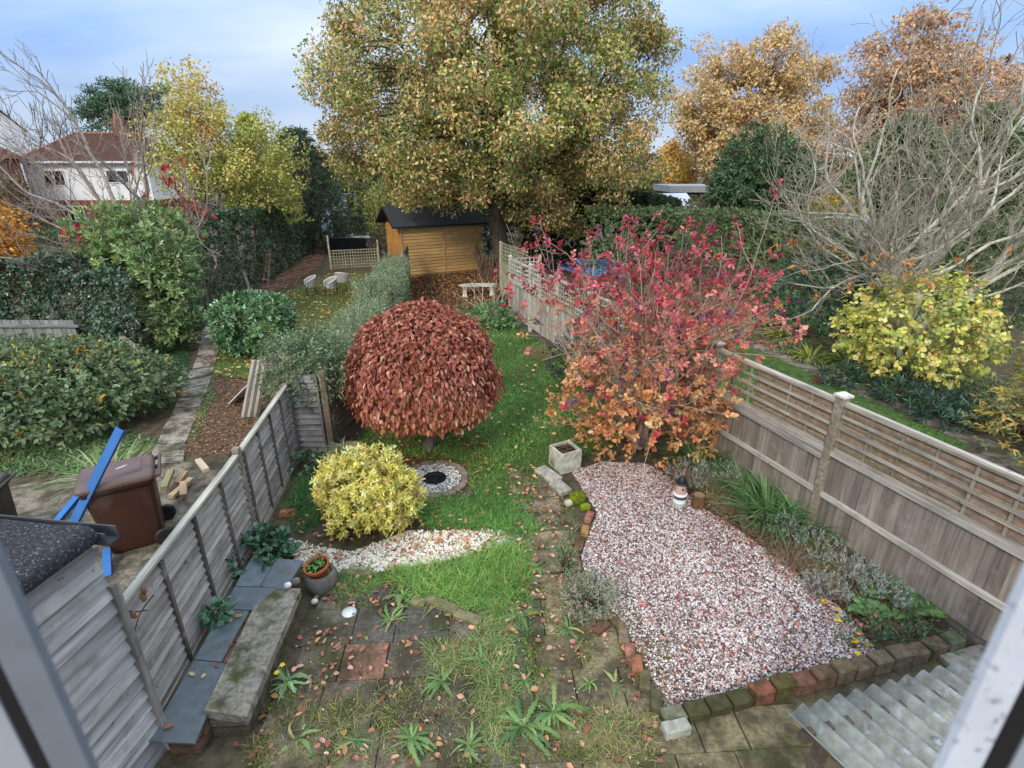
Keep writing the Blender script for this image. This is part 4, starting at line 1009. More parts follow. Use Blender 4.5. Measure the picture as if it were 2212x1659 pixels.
mb = MB(7); mb.loft([[e0, r0, f0], [e1, r1, f1]], hexl('#43474f'), (False, False), False, closed=False); mb.loft([[e0 - UPZ * .06, r0 - UPZ * .07, f0 - UPZ * .06], [e1 - UPZ * .06, r1 - UPZ * .07, f1 - UPZ * .06]], hexl('#2b2c30'), (False, False), False, closed=False)
mb.beam(e0 - UPZ * .03, e1 - UPZ * .03, .02, .09, UPZ, hexl('#26282c')); mb.beam(e0 - UPZ * .03, r0 - UPZ * .03, .02, .09, UPZ, hexl('#2e2f33')); mb.beam(r0 - UPZ * .03, f0 - UPZ * .03, .02, .09, UPZ, hexl('#2e2f33'))
mb.build('roof', mat('shed_felt', .7, 12, .2, bump=.2, spec=.3), t, True)
ga, gb = sa + UPZ * 2.42, sa + bk + UPZ * 2.42
mb = MB(8); mb.add([ga, gb, (ga + gb) / 2 + UPZ * .68], np.array([(0, 1, 2)]), hexl('#3f3a33')); mb.build('gable', NEWWOOD, t, True)
lean('sheet_board', 'tan plywood offcut leaning on the left corner of the timber shed', 'board', sa + (-.35, -.35, 0.02), sa + (-.2, .1, 1.0), .75, .02, '#b08a58', NEWWOOD)
q = sb + (-.1, -.15, 0)
for k in range(3): lean('pole', ('grey pole leaning on the right end of the timber shed', 'grey pole between two others on the shed end', 'grey pole nearest the reed screen by the shed')[k], 'pole', q + (k * .12, -.1, 0.02), q + (k * .10 - .3, .0, 1.35), .06, .05, '#8a7a62')
t = thing('reed_screen', 'rolled reed screen slumped beside the big tree trunk', 'screen', (-.95, 26.0, 0))
for s_ in range(3):
    mb = MB(300 + s_); rg = mb.rng
    for k in range(34):
        x = -.55 + s_ * .42 + rg.normal(0, .13); y = rg.normal(0, .08); mb.tube([(x, y, 0), (x + rg.normal(0, .05), y + .05, .5), (x + rg.normal(.08, .08), y + rg.normal(.1, .05), rg.uniform(.8, 1.2))], .012, 4, hexl('#86705c'), .25)
    mb.build('reeds', TWIG, t)
# stone bench
t = thing('stone_bench', 'curved white stone bench on the leaf covered ground', 'bench', G(1032, 634), R(6))
mb = MB(1); th = np.linspace(R(-32), R(32), 14); Rr = 1.5
mb.prism([(Rr * math.sin(a), Rr * math.cos(a) - Rr - .2) for a in th] + [((Rr - .38) * math.sin(a), (Rr - .38) * math.cos(a) - Rr - .2) for a in th[::-1]], .42, .49, hexl('#c8c4b8')); mb.build('seat', STONE, t)
for sx in (-1, 1):
    mb = MB(2); c = (sx * .56, -.52, 0); mb.loft([[(c[0] + sx * -.0 + x * s, c[1] + y * s, z) for x, y in ((-.1, -.15), (.1, -.15), (.1, .15), (-.1, .15))] for s, z in ((1.1, 0), (.75, .1), (.7, .25), (1.05, .42))], hexl('#cfcabd'), smooth=False); mb.build('leg', STONE, t)
# rotary airer
t = thing('rotary_airer', 'blue lined rotary clothes airer behind the trellis fence', 'clothes airer', (2.75, 18.3, 0))
mb = MB(1); mb.tube([(0, 0, 0), (0, 0, 1.9)], .022, 8, hexl('#b8bcc0')); mb.build('pole', PLAIN, t)
for k in range(4):
    a = R(20 + 90 * k); mb = MB(1); mb.tube([(0, 0, 1.5), (1.35 * math.cos(a), 1.35 * math.sin(a), 1.98)], .014, 6, hexl('#8fa3b8')); mb.build('arm', PLAIN, t)
mb = MB(2)
for r in (.45, .6, .75, .9, 1.05, 1.2, 1.33):
    P = [(r * math.cos(R(20 + 90 * k)), r * math.sin(R(20 + 90 * k)), 1.5 + .48 * r / 1.35) for k in range(5)]
    for k in range(4): mb.tube([P[k], P[k + 1]], .006, 3, hexl('#4f8fd8'))
mb.build('line', PLAIN, t)
mb = MB(3); mb.rock((0, 0, .25), (.6, .5, .55), (.012, .012, .014), 0, .15, 8); o = mb.build('rubbish_sack', PLASTIC); o.location = (-.25, 19.6, 0); tag(o, 'black rubbish sack slumped at the far end of the trellis fence', 'sack')
# stacked timber behind the grey panel
t = thing('timber_stack', 'stack of reddish boards half hidden by the grey green hedge', 'timber stack', (-5.05, 11.0, 0), R(-12))
for k in range(9):
    mb = MB(k); mb.box((.0 + .01 * (k % 2), 0, .12 + k * .12), (.85, .5, .1), .03 * math.sin(k), hexl('#a98878'), .12); mb.build('board', BROWNWOOD, t)
for k, (x, lb) in enumerate(((-.62, 'grey post leaning on the board stack, leftmost of three'), (-.49, 'grey post leaning on the board stack, between two others'), (-.36, 'grey post leaning on the board stack, nearest the hedge'))):
    lean('leaning_post', lb, 'post', np.array((-5.15 + x, 10.45, .02)), np.array((-4.95 + x * .9, 10.85, 1.18)), .09, .08, '#a29c90')
lean('white_sheet', 'white sheet offcut lying behind the three grey posts', 'sheet', np.array((-6.35, 11.5, .03)), np.array((-5.55, 11.35, .75)), .8, .02, '#e9ecef', PLAIN)
for k, (pa, pb, lb) in enumerate((((372, 1080), (418, 1045), 'pale timber offcut lying lengthwise behind the bin'), ((385, 1055), (405, 1035), 'short timber offcut on the pile behind the bin'), ((400, 1085), (402, 1062), 'stubby offcut end pointing at the fence'), ((432, 1010), (452, 1040), 'timber offcut leaning against the grey fence top'), ((360, 1075), (378, 1045), 'mossy timber offcut left of the pile'))):
    a, b = G(*pa) + UPZ * (.06 + .03 * k), G(*pb) + UPZ * (.1 + .04 * k); lean('timber_offcut', lb, 'offcut', a, b, .10, .07, ('#b99f7e', '#a98d6c', '#c4a684', '#c9b79c', '#8d8664')[k], NEWWOOD)

# ------------------------------------------------------------------ buildings beyond
t = thing('outbuilding', 'weatherboarded outbuilding with dark open doorway at the garden end', 'outbuilding', (-17.2, 50, 0))
mb = MB(401); lap_panel(mb, (-2.0, 0, 0), (-1.2, 0, 0), 0, 2.6, 14, (0, -1), hexl('#8f8f88'), .1); lap_panel(mb, (-.0, 0, 0), (2.6, 0, 0), 0, 2.6, 14, (0, -1), hexl('#d5d6d2'), .06); mb.box((-.6, 0, 2.35), (1.3, .06, .5), 0, hexl('#8a8a84')); mb.build('wall', GREYWOOD, t)
mb = MB(2); mb.box((-.6, .5, 1.05), (1.2, .02, 2.1), 0, (.006, .006, .007)); mb.build('doorway', PLAIN, t)
mb = MB(3); mb.box((.62, -.12, 1.1), (1.25, .05, 1.9), R(-5), hexl('#6d7467')); mb.build('door', PLAIN, t)
mb = MB(4); mb.box((0, 1.2, 2.72), (5.2, 3.0, .16), 0, hexl('#56585a')); mb.build('roof', FELT, t)
t = thing('white_steps', 'white ladder steps standing by the outbuilding', 'steps', (-14.9, 48.5, 0))
for x in (-.35, .35):
    mb = MB(1); mb.beam((x, 0, 0), (x * .7, .5, 3.0), .08, .06, UPZ, hexl('#e6e8ea')); mb.build('side_rail', PLAIN, t)
for k in range(6):
    mb = MB(1); f = .12 + .15 * k; mb.beam((-.33, .5 * f, 3 * f), (.33, .5 * f, 3 * f), .1, .05, UPZ, hexl('#e6e8ea')); mb.build('tread', PLAIN, t)
def house(name, label, c, rz, wd, dp, eave, ridge, wallc, roofc, wins, brick_to=0.0, hip=0, chim=None, winw=1.2):
    t = thing(name, label, 'house', c, rz)
    mb = MB(1); mb.box((0, dp / 2, brick_to + (eave - brick_to) / 2), (wd, dp, eave - brick_to), 0, hexl(wallc)); mb.build('wall', WALL, t)
    if brick_to: mb = MB(2); mb.box((0, dp / 2, brick_to / 2), (wd - .02, dp - .02, brick_to), 0, hexl('#8b5344')); mb.build('brick_base', BRICK, t)
    o = .4; y0, y1, ym = -o, dp + o, dp / 2; x0, x1 = -wd / 2 - o, wd / 2 + o
    V = [(x0, y0, eave), (x1, y0, eave), (x1, y1, eave), (x0, y1, eave), (x0 + hip, ym, ridge), (x1 - hip, ym, ridge)]
    mb = MB(3); mb.add(V, [np.array([(0, 1, 5, 4), (2, 3, 4, 5)]), np.array([(1, 2, 5), (3, 0, 4)]), np.array([(3, 2, 1, 0)])], hexl(roofc), np.array(V)); rf = mb.build('roof', TILE, t)
    mb = MB(4); mb.tube([V[4], V[5]], .10, 6, hexl('#95604a'))
    if hip:
        for a, b in ((0, 4), (1, 5)): mb.tube([V[a], V[b]], .08, 6, hexl('#8a5c48'))
    mb.build('ridge_tiles', TILE, rf)
    mb = MB(5); mb.box((0, y0 - .06, eave - .06), (wd + .8, .12, .14), 0, hexl('#dfe1e3')); mb.build('gutter', PLAIN, t)
    for (x, z, w_, h_) in wins:
        mb = MB(6); mb.box((x, -.03, z), (w_, .1, h_), 0, hexl('#eef0f2')); f = mb.build('window', PLAIN, t)
        n_ = max(1, int(w_ / .6)); mb = MB(7)
        for k in range(n_): mb.box((x - w_ / 2 + (k + .5) * w_ / n_, -.085, z), (w_ / n_ - .12, .02, h_ - .14), 0, hexl('#2c3034'))
        mb.build('pane', GLASS, f)
    if chim:
        mb = MB(8); mb.box((chim[0], ym, ridge + .35), (1.0, .6, 1.3), 0, hexl('#7d5244')); ch = mb.build('chimney', BRICK, rf)
        mb = MB(9); mb.lathe([(.15, 0), (.12, .45)], (chim[0] - .2, ym, ridge + 1.0), 10, hexl('#b0694c')); mb.build('chimney_pot', TERRA, ch)
    return t
house('white_house', 'white rendered house with brown tiled roof behind the bare twigs', (-33.2, 45, 0), R(0), 9.6, 7, 5.45, 7.6, '#e9eaec', '#523830', [(-2.6, 4.25, 1.7, 1.15), (2.4, 4.35, 1.7, .95), (-1.8, 1.6, 1.6, 1.2), (3.0, 1.5, 2.0, 1.3)], 2.6, 2.6, (1.2,))
house('brick_house', 'house with weathered red tiled roof at the left edge', (-41.8, 36, 0), R(0), 9, 8, 5.6, 7.9, '#7d584c', '#7a5748', [(2, 4.2, 1.4, 1.2)], 0, 1.2)
t = thing('gable_house', 'white gabled house top at the far left edge of the view', 'house', (-43.8, 46, 0), R(44))
mb = MB(1); mb.box((0, 4, 4), (9, 8, 8), 0, hexl('#e9ecf0')); mb.add([(-4.5, 0, 8), (4.5, 0, 8), (0, 0, 13)], np.array([(0, 1, 2)]), hexl('#eef1f4')); mb.build('wall', WALL, t)
mb = MB(2); mb.add([(-4.8, -.3, 7.8), (0, -.3, 13.2), (0, 8, 13.2), (-4.8, 8, 7.8), (4.8, -.3, 7.8), (4.8, 8, 7.8)], np.array([(0, 1, 2, 3), (1, 4, 5, 2)]), hexl('#5c4840')); mb.build('roof', TILE, t)
t = thing('flat_roof_building', 'low building with grey flat roof beyond the right hedge', 'building', (13.4, 40, 0))
mb = MB(1); mb.box((0, 2, 1.7), (4.6, 4, 3.4), 0, hexl('#6b665e')); mb.build('wall', WALL, t)
mb = MB(2); mb.box((0, 1.8, 3.62), (5.0, 4.8, .42), 0, hexl('#9a9ca0')); mb.build('roof', FELT, t)
t = thing('greenhouse', 'small glass greenhouse glimpsed between the hedges', 'greenhouse', (9.4, 34, 0), R(20)); t.scale = (1.15, 1.15, 1.12)
mb = MB(1); mb.box((0, 0, 1.2), (2.0, 2.4, 2.4), 0, hexl('#8fa3ad')); mb.build('glazing', GLASS, t)
mb = MB(2); mb.add([(-1.05, -1.25, 2.42), (1.05, -1.25, 2.42), (1.05, 0, 3.2), (-1.05, 0, 3.2), (1.05, 1.25, 2.42), (-1.05, 1.25, 2.42)], np.array([(0, 1, 2, 3), (3, 2, 4, 5)]), hexl('#c9d6e2')); mb.build('roof', GLASS, t)
# ------------------------------------------------------------------ planting
def hedge(name, label, path, width, heights, n, k, L, Wd, palette, seed, m=None, wts=None, lump=.2, ln=.12, up=.1, spread=.9, tpl='dia', cat='hedge', front=1, colf=None, hang=0.0, core=None, f=1.6):
    rg = np.random.default_rng(seed); path = np.array([(p[0], p[1], 0.) for p in path]); heights = np.array(heights, float)
    t = thing(name, label, cat, path[0])
    seg = np.linalg.norm(np.diff(path, axis=0), axis=1); cum = np.r_[0, np.cumsum(seg)]
    s = rg.uniform(0, cum[-1], n); c = np.stack([np.interp(s, cum, path[:, i]) for i in range(3)], 1); h = np.interp(s, cum, heights)
    i = np.clip(np.searchsorted(cum, s) - 1, 0, len(seg) - 1); d = (path[i + 1] - path[i]) / seg[i][:, None]; nr = np.stack([-d[:, 1], d[:, 0], 0 * s], 1)
    u = rg.random(n); wt = width / (width + 2 * h.mean())
    face = np.where(u < wt * 1.4, 0, np.where(rg.random(n) < .75, front, -front))
    x = np.where(face == 0, rg.uniform(-1, 1, n), face * (1 - .08 * np.abs(rg.standard_normal(n)))) * width / 2
    z = np.where(face == 0, 1 - .06 * np.abs(rg.standard_normal(n)), rg.random(n) ** .9) * h
    q = np.stack([s, x, z], 1); lf = lumps(seed, 8, f)(q)
    x = x * (1 + lump * lf) + np.where(face != 0, face, 0) * .1 * lf; z = z * (1 + .5 * lump * lf * (z / h))
    N = np.where((face == 0)[:, None], np.array((0, 0, 1.)), nr * face[:, None] + np.array((0, 0, .25)))
    P = c + nr * x[:, None] + UPZ * z[:, None]
    ok = P[:, 2] > .03; P, N = P[ok], N[ok]
    mb = MB(seed); C = colf(P, rg) if colf else pick(rg, palette, len(P), .15, wts)
    sprigs(mb, P, N, k, ln, L, Wd, C, tpl, up, spread, hang=hang); mb.build('foliage', m or LEAF, t, True)
    ms = MB(seed + 1)
    for q in range(int(cum[-1] / .5)):
        j = rg.integers(len(P)); b = P[j]; a = np.array((b[0] + rg.normal(0, .1), b[1] + rg.normal(0, .1), 0)) * .5 + .5 * np.array((*c[min(j, len(c) - 1)][:2], 0)); a[2] = 0
        ms.tube(curve(a, b - N[j] * .05, rg, .1, 5), np.linspace(.02, .006, 5), 4, hexl('#4f4438'), .15)
    ms.build('stems', TWIG, t, True)
    return t

# --- the big oak
def oakc(Q, P, rg):
    n = len(Q); z = (P[:, 2] - 3) / 12
    g = pick(rg, pal('#86964e', '#a3a85c', '#71864a', '#bcb866', '#5f7346'), n, .16); o = pick(rg, pal('#d6b27c', '#cba46c', '#e2c696', '#b8905c'), n, .15)
    f = (.48 - .24 * z + .42 * lumps(9, 9, 1.3)(P)).clip(.06, .75); br = 1.2 + .3 * lumps(19, 9, 1.1)(P)[:, None]
    return np.where((rg.random(n) < f)[:, None], o, g) * br.clip(.75, 1.6)
clump_tree('oak_tree', 'huge oak in green and gold leaf towering behind the timber shed', (-.45, 26.6, 0), [(0, 0, 0), (-.05, 0, 1.2), (-.22, 0, 2.4)], (-.35, 0, 3.3), (-.25, .3, 8.4), (7.9, 5.6, 7.2), 460, 300, 1.0, .17, .105, None, 400, colf=oakc, lump=.10, shell=.30, r0=.36, limbs=11, zmin=-.93, keep=lambda P: ~((P[:, 0] < -2.0) & (P[:, 2] < 3.6)) & (P[:, 2] > 2.0) & ~((np.abs(P[:, 0] + .1) < .85) & (P[:, 2] < 4.2) & (P[:, 1] < 2)), hang=.15, bark='#5f5348')

# --- distant autumn trees on the right
def orc(Q, P, rg):
    n = len(Q); return pick(rg, pal('#e2bc7c', '#ebca90', '#d2a86c', '#f0d8a4', '#b5aa74', '#c9b08c'), n, .16)
clump_tree('autumn_tree', 'large orange autumn tree beyond the flat roofed building', (24.5, 60, 0), [(0, 0, 0), (0, 0, 3)], (0, 0, 4.5), (0, 0, 9.3), (8.0, 5, 7.0), 300, 120, 1.2, .36, .22, None, 430, colf=orc, lump=.22, shell=.3, r0=.5, limbs=9, bark='#6a5a4a', cat='tree')
clump_tree('autumn_tree', 'orange autumn tree seen through the bare pale branches', (41, 60, 0), [(0, 0, 0), (0, 0, 3)], (0, 0, 5), (0, 0, 10.5), (9.0, 5, 7.5), 260, 95, 1.3, .40, .26, None, 440, colf=lambda Q, P, rg: pick(rg, pal('#dfb680', '#d2a678', '#e6c69a', '#bd9480', '#b5a58a'), len(Q), .16), lump=.22, shell=.3, r0=.5, limbs=9, bark='#6a5a4a')
clump_tree('birch_tree', 'small yellow birch glimpsed left of the orange tree', (18.8, 66, 0), [(0, 0, 0), (0, 0, 2)], (0, 0, 3), (0, 0, 4.6), (2.6, 2, 3.6), 70, 70, .8, .3, .2, pal('#d9b04c', '#c99a3c', '#e2c878'), 450, r0=.2, bark='#c8c0b4')
t = thing('grey_tree', 'leafless greyish tree in front of the large orange tree', 'tree', (23.0, 46, 0)); rg = np.random.default_rng(61); mb = MB(61); tips = []
for k in range(9):
    a = k * .7; grow(mb, (0, 0, 1.2), (math.cos(a) * .9, math.sin(a) * .5, 1.0), 3.4, .16, 4, rg, hexl('#b0a290'), .5, .02, (3, 3), .65, .74, .62, tips, .022)
mb.tube([(0, 0, 0), (0, 0, 1.3)], .3, 8, hexl('#8a7c6c')); mb.build('branches', TWIG, t)
# --- dark conifers behind the bare tree
DARK = pal('#7a8c5a', '#6a7e50', '#8d9a68', '#5a6e48')
def conifer(name, label, loc, h, r, n, palette, seed, k=7, L=.34, taper=.8, ln=.4, hang=.35, m=None, colf=None, tw=.11, zlo=.2):
    rg = np.random.default_rng(seed); t = thing(name, label, 'conifer', loc); z = rg.random(n) ** 1.15; a = rg.uniform(0, 6.28, n)
    lf = lumps(seed, 9, 2.2)(np.stack([np.cos(a), np.sin(a), z * 3], 1))
    rr = r * ((1 - z) ** taper + .04) * (1 + .22 * lf) * (1 - .25 * np.abs(rg.standard_normal(n))).clip(.3, 1.1)
    P = np.stack([rr * np.cos(a), rr * np.sin(a), zlo + z * (h + .2 - zlo)], 1); N = unit(np.stack([np.cos(a), np.sin(a), np.full(n, .25)], 1))
    mb = MB(seed); C = colf(P, rg) if colf else pick(rg, palette, n, .16); sprigs(mb, P, N, k, ln, L, tw, C, 'dia', .15, .6, hang=hang); mb.build('foliage', m or LEAF, t)
    ms = MB(seed + 1); ms.tube([(0, 0, 0), (0, 0, h * .5), (0, 0, h * .95)], [.25, .14, .03], 8, hexl('#54463a'))
    for q in rg.choice(n, 60, False): ms.tube([(0, 0, P[q][2] * .9), P[q] * (.5, .5, 1), P[q]], [.05, .03, .01], 4, hexl('#54463a'))
    ms.build('trunk', BARK, t); return t
YEW = pal('#58744c', '#4b6844', '#6a855a', '#425c3a')
bush('yew_tree', 'rounded dark yew beside the grey flat roof', 'tree', (14.2, 33, 0), (3.0, 2.4, 3.4), 3000, 7, .30, .10, YEW, 460, lump=.16, shell=.2, zc=.95, ln=.4, up=.0, tpl='dia', hang=.2)
conifer('conifer', 'tall dark conifer rising behind the left of the bare tree', (19.5, 29, 0), 7.0, 3.4, 2600, DARK, 461, taper=.6)
conifer('conifer', 'tall dark conifer behind the middle of the bare pale tree', (24.0, 30, 0), 7.6, 3.4, 2600, DARK, 462, taper=.6)
conifer('conifer', 'dark conifer behind the bare tree near the right edge', (28.4, 29, 0), 7.2, 3.6, 2600, DARK, 463, taper=.6)
bush('shrub', 'yellowing low shrub on the hedge behind the bare branches', 'shrub', (14.6, 25.5, 2.6), (1.3, .6, .7), 300, 6, .14, .09, pal('#c9b04a', '#d2a040', '#8f9a48'), 464, tpl='dia')
# --- hedges at the back right
HEDGE = pal('#74885a', '#667a50', '#859868', '#566a46')
hedge('hedge', 'clipped dark green hedge across the back of the right garden', [(3.4, 26.0), (9.5, 24.6), (13.5, 22.8), (18.5, 20.5), (23, 17.5)], 1.6, (3.2, 3.2, 3.2, 3.2, 3.2), 5200, 6, .15, .085, HEDGE, 470, front=-1, lump=.12)
hedge('hedge', 'brownish clipped hedge top just below the flat roof', [(8.5, 34), (13, 33), (20, 30)], 3.2, (3.4, 3.3, 3.4), 1800, 6, .18, .11, pal('#6f7a4a', '#7d6f4c', '#5b6a40', '#8a7a58'), 471, front=-1)
hedge('hedge', 'tall dark evergreen screen behind the right end of the oak trunk', [(.6, 29.5), (4.5, 29), (8.2, 27.5)], 2.0, (3.7, 3.9, 3.4), 4200, 6, .17, .09, pal('#2f4227', '#283a22', '#3d5230', '#24321f'), 472, front=-1, lump=.2)
t = hedge('woodland', 'far belt of dull trees along the horizon', [(-120, 70), (-60, 92), (0, 100), (60, 96), (130, 74)], 8, (5.5, 6.2, 6.6, 6.2, 6.0), 5200, 7, .75, .5, pal('#5b6645', '#6d6a48', '#4d5a40', '#7a6f4c'), 473, front=-1, lump=.3, ln=1.0, cat='wood', f=.35); t['kind'] = 'stuff'
for o in t.children: o['kind'] = 'stuff'
# --- middle distance behind the timber shed
hedge('tree_belt', 'band of mixed green and yellow trees behind the timber shed and outbuilding', [(-24, 56), (-16, 57), (-6, 54), (6, 52), (13, 50)], 3.0, (5.2, 4.6, 5.0, 4.8, 4.2), 3600, 6, .4, .25, pal('#7d8a50', '#929a58', '#667848', '#a59c54', '#586a44'), 474, front=-1, lump=.35, ln=.6, cat='trees', f=.8)['kind'] = 'stuff'
bush('shrub', 'yellow green shrub seen just above the timber shed roof', 'shrub', (-7.2, 37, 0), (2.6, 1.6, 2.3), 700, 6, .2, .12, pal('#a5a458', '#8a9850', '#b8ac60', '#74864c'), 475, tpl='dia', zc=.95, ln=.4)
bush('shrub', 'dark evergreen shrub filling the gap right of the timber shed', 'shrub', (-.2, 31.5, 0), (1.7, 1.2, 1.9), 700, 6, .17, .08, pal('#3f5438', '#4c6242', '#34482e'), 476, tpl='dia', zc=.9, ln=.3)
# --- bare pale tree
t = thing('bare_tree', 'large bare pale barked tree spreading many branches on the right', 'tree', (10.7, 14.6, 0)); rg = np.random.default_rng(70)
bk_ = hexl('#c2bfb0'); mb = MB(70); tips = []
mb.tube([(.2, .1, 0), (.1, .05, .7), (-.25, 0, 1.5), (-.42, -.05, 2.15), (-.5, -.05, 2.5)], [.30, .25, .20, .19, .2], 9, bk_); mb.tube([(.3, .1, 0), (.3, .1, .8), (.42, .05, 1.6), (.5, .05, 2.4)], [.3, .24, .19, .15], 9, bk_)
mb.tube([(.3, .1, .3), (.9, .0, 1.1), (1.9, -.1, 1.9)], [.22, .17, .12], 8, bk_); mb.build('trunk', BARK, t)
mb = MB(71)
prim = [(((-.45, .3)[k % 2] + .05 * math.sin(k * 3), 0, 2.1 + .05 * (k % 5)), (math.cos(k * 2.4) * .95 - .15, math.sin(k * 2.4) * .7, .35 + .12 * (k % 6)), 1.55, .062) for k in range(18)] + [((-.45, 0, 2.3), (-.15, -.2, 1), 2.3, .10), ((1.9, -.1, 1.9), (.35, -.1, 1), 2.4, .10), ((1.9, -.1, 1.9), (1, .1, .9), 2.3, .1), ((-.5, 0, 2.1), (-1, -.5, .1), 1.8, .07), ((-.45, 0, 2.2), (-1, .2, .2), 1.8, .08), ((-.45, 0, 2.0), (-1, -.9, .25), 2.0, .06), ((-.5, 0, 2.3), (-1, 0, .4), 2.3, .085), ((-.5, 0, 2.4), (-1.0, -.35, .25), 1.7, .085), ((-.5, 0, 2.45), (-.75, -.4, .8), 1.8, .11), ((-.5, 0, 2.5), (-.35, .1, 1), 1.9, .12), ((-.45, 0, 2.3), (-1, -.1, .55), 1.8, .09), ((-.45, -.05, 2.2), (-.9, -.7, .05), 1.6, .06), ((-.4, -.05, 2.2), (-.5, -.9, .3), 1.5, .06),
        ((.5, 0, 2.3), (.15, -.15, 1), 2.0, .13), ((.5, 0, 2.3), (.6, .2, 1), 1.9, .12), ((.5, 0, 2.2), (.5, -.6, .7), 1.8, .09), ((1.9, -.1, 1.9), (.9, -.2, .8), 1.9, .10), ((1.9, -.1, 1.9), (.5, .2, 1), 1.9, .10), ((1.4, -.05, 1.5), (.4, -.9, .35), 1.7, .07), ((.45, 0, 1.9), (.5, -.9, .1), 1.6, .06), ((-.4, 0, 2.1), (-.9, -.5, -.1), 1.6, .055), ((.5, .1, 2.4), (-.2, .5, 1), 1.9, .1), ((-.5, .0, 2.4), (-.7, .5, .7), 1.8, .09),
        ((-.48, 0, 2.4), (-.55, -.2, 1), 2.0, .11), ((.5, 0, 2.4), (.35, -.3, 1), 2.1, .12), ((1.9, -.1, 1.9), (.8, -.3, 1), 2.0, .1), ((.2, 0, 2.2), (0, -.4, 1), 2.0, .1)]
for p, d, L, r in prim: grow(mb, p, d, L * (.86 if d[2] < .5 else 1.08), r * .66, 5, rg, bk_, .48, .17 if d[2] < .5 else .26, (2, 3), .7, .77, .62, tips, .0065, hexl('#a39a8a'))
mb.build('branches', BARK, t)
mb = MB(72); T = np.array([a for a, d in tips]); sel = T[(T[:, 2] < 3.2) | ((T[:, 0] > 1.5) & (T[:, 2] > 6.2))]; sel = sel[rg.choice(len(sel), min(70, len(sel)), False)]
Cc = np.where((sel[:, 2] < 3.6)[:, None], hexl('#c98a54'), hexl('#6d4640')); sprigs(mb, sel, np.tile((0, 0, -.6), (len(sel), 1)), 5, .12, .17, .07, Cc, 'oval', -.3, .7); mb.build('withered_leaves', DRY, t)
# --- right garden shrubs
bush('hazel_shrub', 'big yellow leaved shrub in front of the bare pale tree', 'shrub', (9.75, 12.5, 0), (1.85, 1.5, 1.35), 820, 5, .115, .098, pal('#e2da78', '#d0d26c', '#eade8c', '#b0bd60', '#93a458', '#e4bf74'), 480, wts=(4, 4, 3, 3, 1.5, .6), lump=.16, shell=.2, zc=1.0, ln=.25, up=.1, tpl='round', stems=40, hang=.25)
bush('camellia_shrub', 'dark glossy evergreen shrub left of the yellow shrub', 'shrub', (9.35, 16.4, 0), (1.35, 1.1, 1.35), 700, 6, .11, .06, pal('#3f6440', '#4d7350', '#31523a', '#6f9470'), 481, LEAFG, zc=.95, tpl='oval')
bush('mahonia_shrub', 'evergreen shrub with pointed yellow flower spikes under the bare tree', 'shrub', (10.4, 15.2, 0), (.9, .7, 1.1), 220, 7, .2, .07, pal('#3f6a44', '#557c50', '#c9c83c'), 482, LEAFG, zc=1.05, wts=(5, 4, .5))
hb = [((8.75, 11.3), 'dark spiky leaved plant at the foot of the yellow shrub, farthest of its row'), ((9.15, 10.7), 'dark spiky leaved plant in the middle of the row under the yellow shrub'), ((9.0, 10.05), 'dark spiky leaved plant nearest the garden path corner'), ((9.75, 10.2), 'dark spiky leaved plant tucked behind, toward the golden conifer'), ((8.2, 12.4), 'small dark fine leaved plant left of the yellow shrub')]
for k, (p, lb) in enumerate(hb): bush('hellebore', lb, 'plant', (*p, 0), (.5, .42, .34), 60, 9, .19, .035, pal('#35503f', '#46664f', '#2c4436'), 490 + k, LEAFG, tpl='dia', spread=1.1, zc=.7, stems=6, group='dark leaved plants under the yellow shrub')
conifer('golden_conifer', 'feathery golden conifer at the right edge above the fence', (9.95, 8.75, 0), 2.7, 1.25, 900, pal('#b5a04a', '#9aa05c', '#c7b05c', '#7d8f66'), 500, k=7, L=.13, taper=.55, ln=.2, hang=.25, tw=.04)
pr = [((1645, 700), 'yellow green perennial nearest the smoke bush twigs', '#a9b84c'), ((1690, 725), 'yellowing perennial in front of the dark glossy shrub', '#c5c24c'), ((1752, 772), 'lime leaved perennial with red leaves beside the path', '#b4bd50'), ((1720, 690), 'grassy perennial at the base of the dark glossy shrub', '#7f9a55'), ((1800, 720), 'strappy green perennial beside the yellow shrub', '#6f8f58'), ((1830, 780), 'pale green perennial in front of the yellow shrub', '#94ac5c')]
for k, (p, lb, c) in enumerate(pr): rosette('perennial', lb, 'plant', G(*p), 55, .5, .06, np.vstack([hexl(c), hexl(c) * .7, hexl('#8a9a50')]), 510 + k, .9, .7, 'strap' if k > 2 else 'leaf', 'border perennials of the right garden', .3)
t = thing('berberis_shrub', 'purplish twiggy shrub beyond the smoke bush', 'shrub', (7.0, 18.6, 0)); rg = np.random.default_rng(81); mb = MB(81); tips = []
for k in range(20): a = rg.uniform(0, 6.28); grow(mb, (0, 0, .05), (math.cos(a) * .7, math.sin(a) * .7, 1), .62, .018, 3, rg, hexl('#7a5f5c'), .4, .1, (2, 3), .6, .75, .6, tips, .005)
mb.build('stems', TWIG, t); mb = MB(82); P = np.array([a for a, d in tips]); sprigs(mb, P, unit(P), 3, .06, .05, .03, pal('#8a3f4c', '#a5505c', '#6d3a44'), 'dia'); mb.build('foliage', LEAF, t)
rosette('red_weed', 'dark red leaved seedling on the right garden grass', 'weed', G(1778, 826), 22, .3, .06, pal('#7c4038', '#964e40', '#5d3a34'), 83, .5, .6, group=None)
bush('shrub', 'grey green airy shrub behind the red twigs of the smoke bush', 'shrub', (3.9, 21.5, 0), (1.3, 1.0, 1.6), 500, 6, .07, .03, pal('#8a9a84', '#9dab94', '#748668'), 84, tpl='dia')
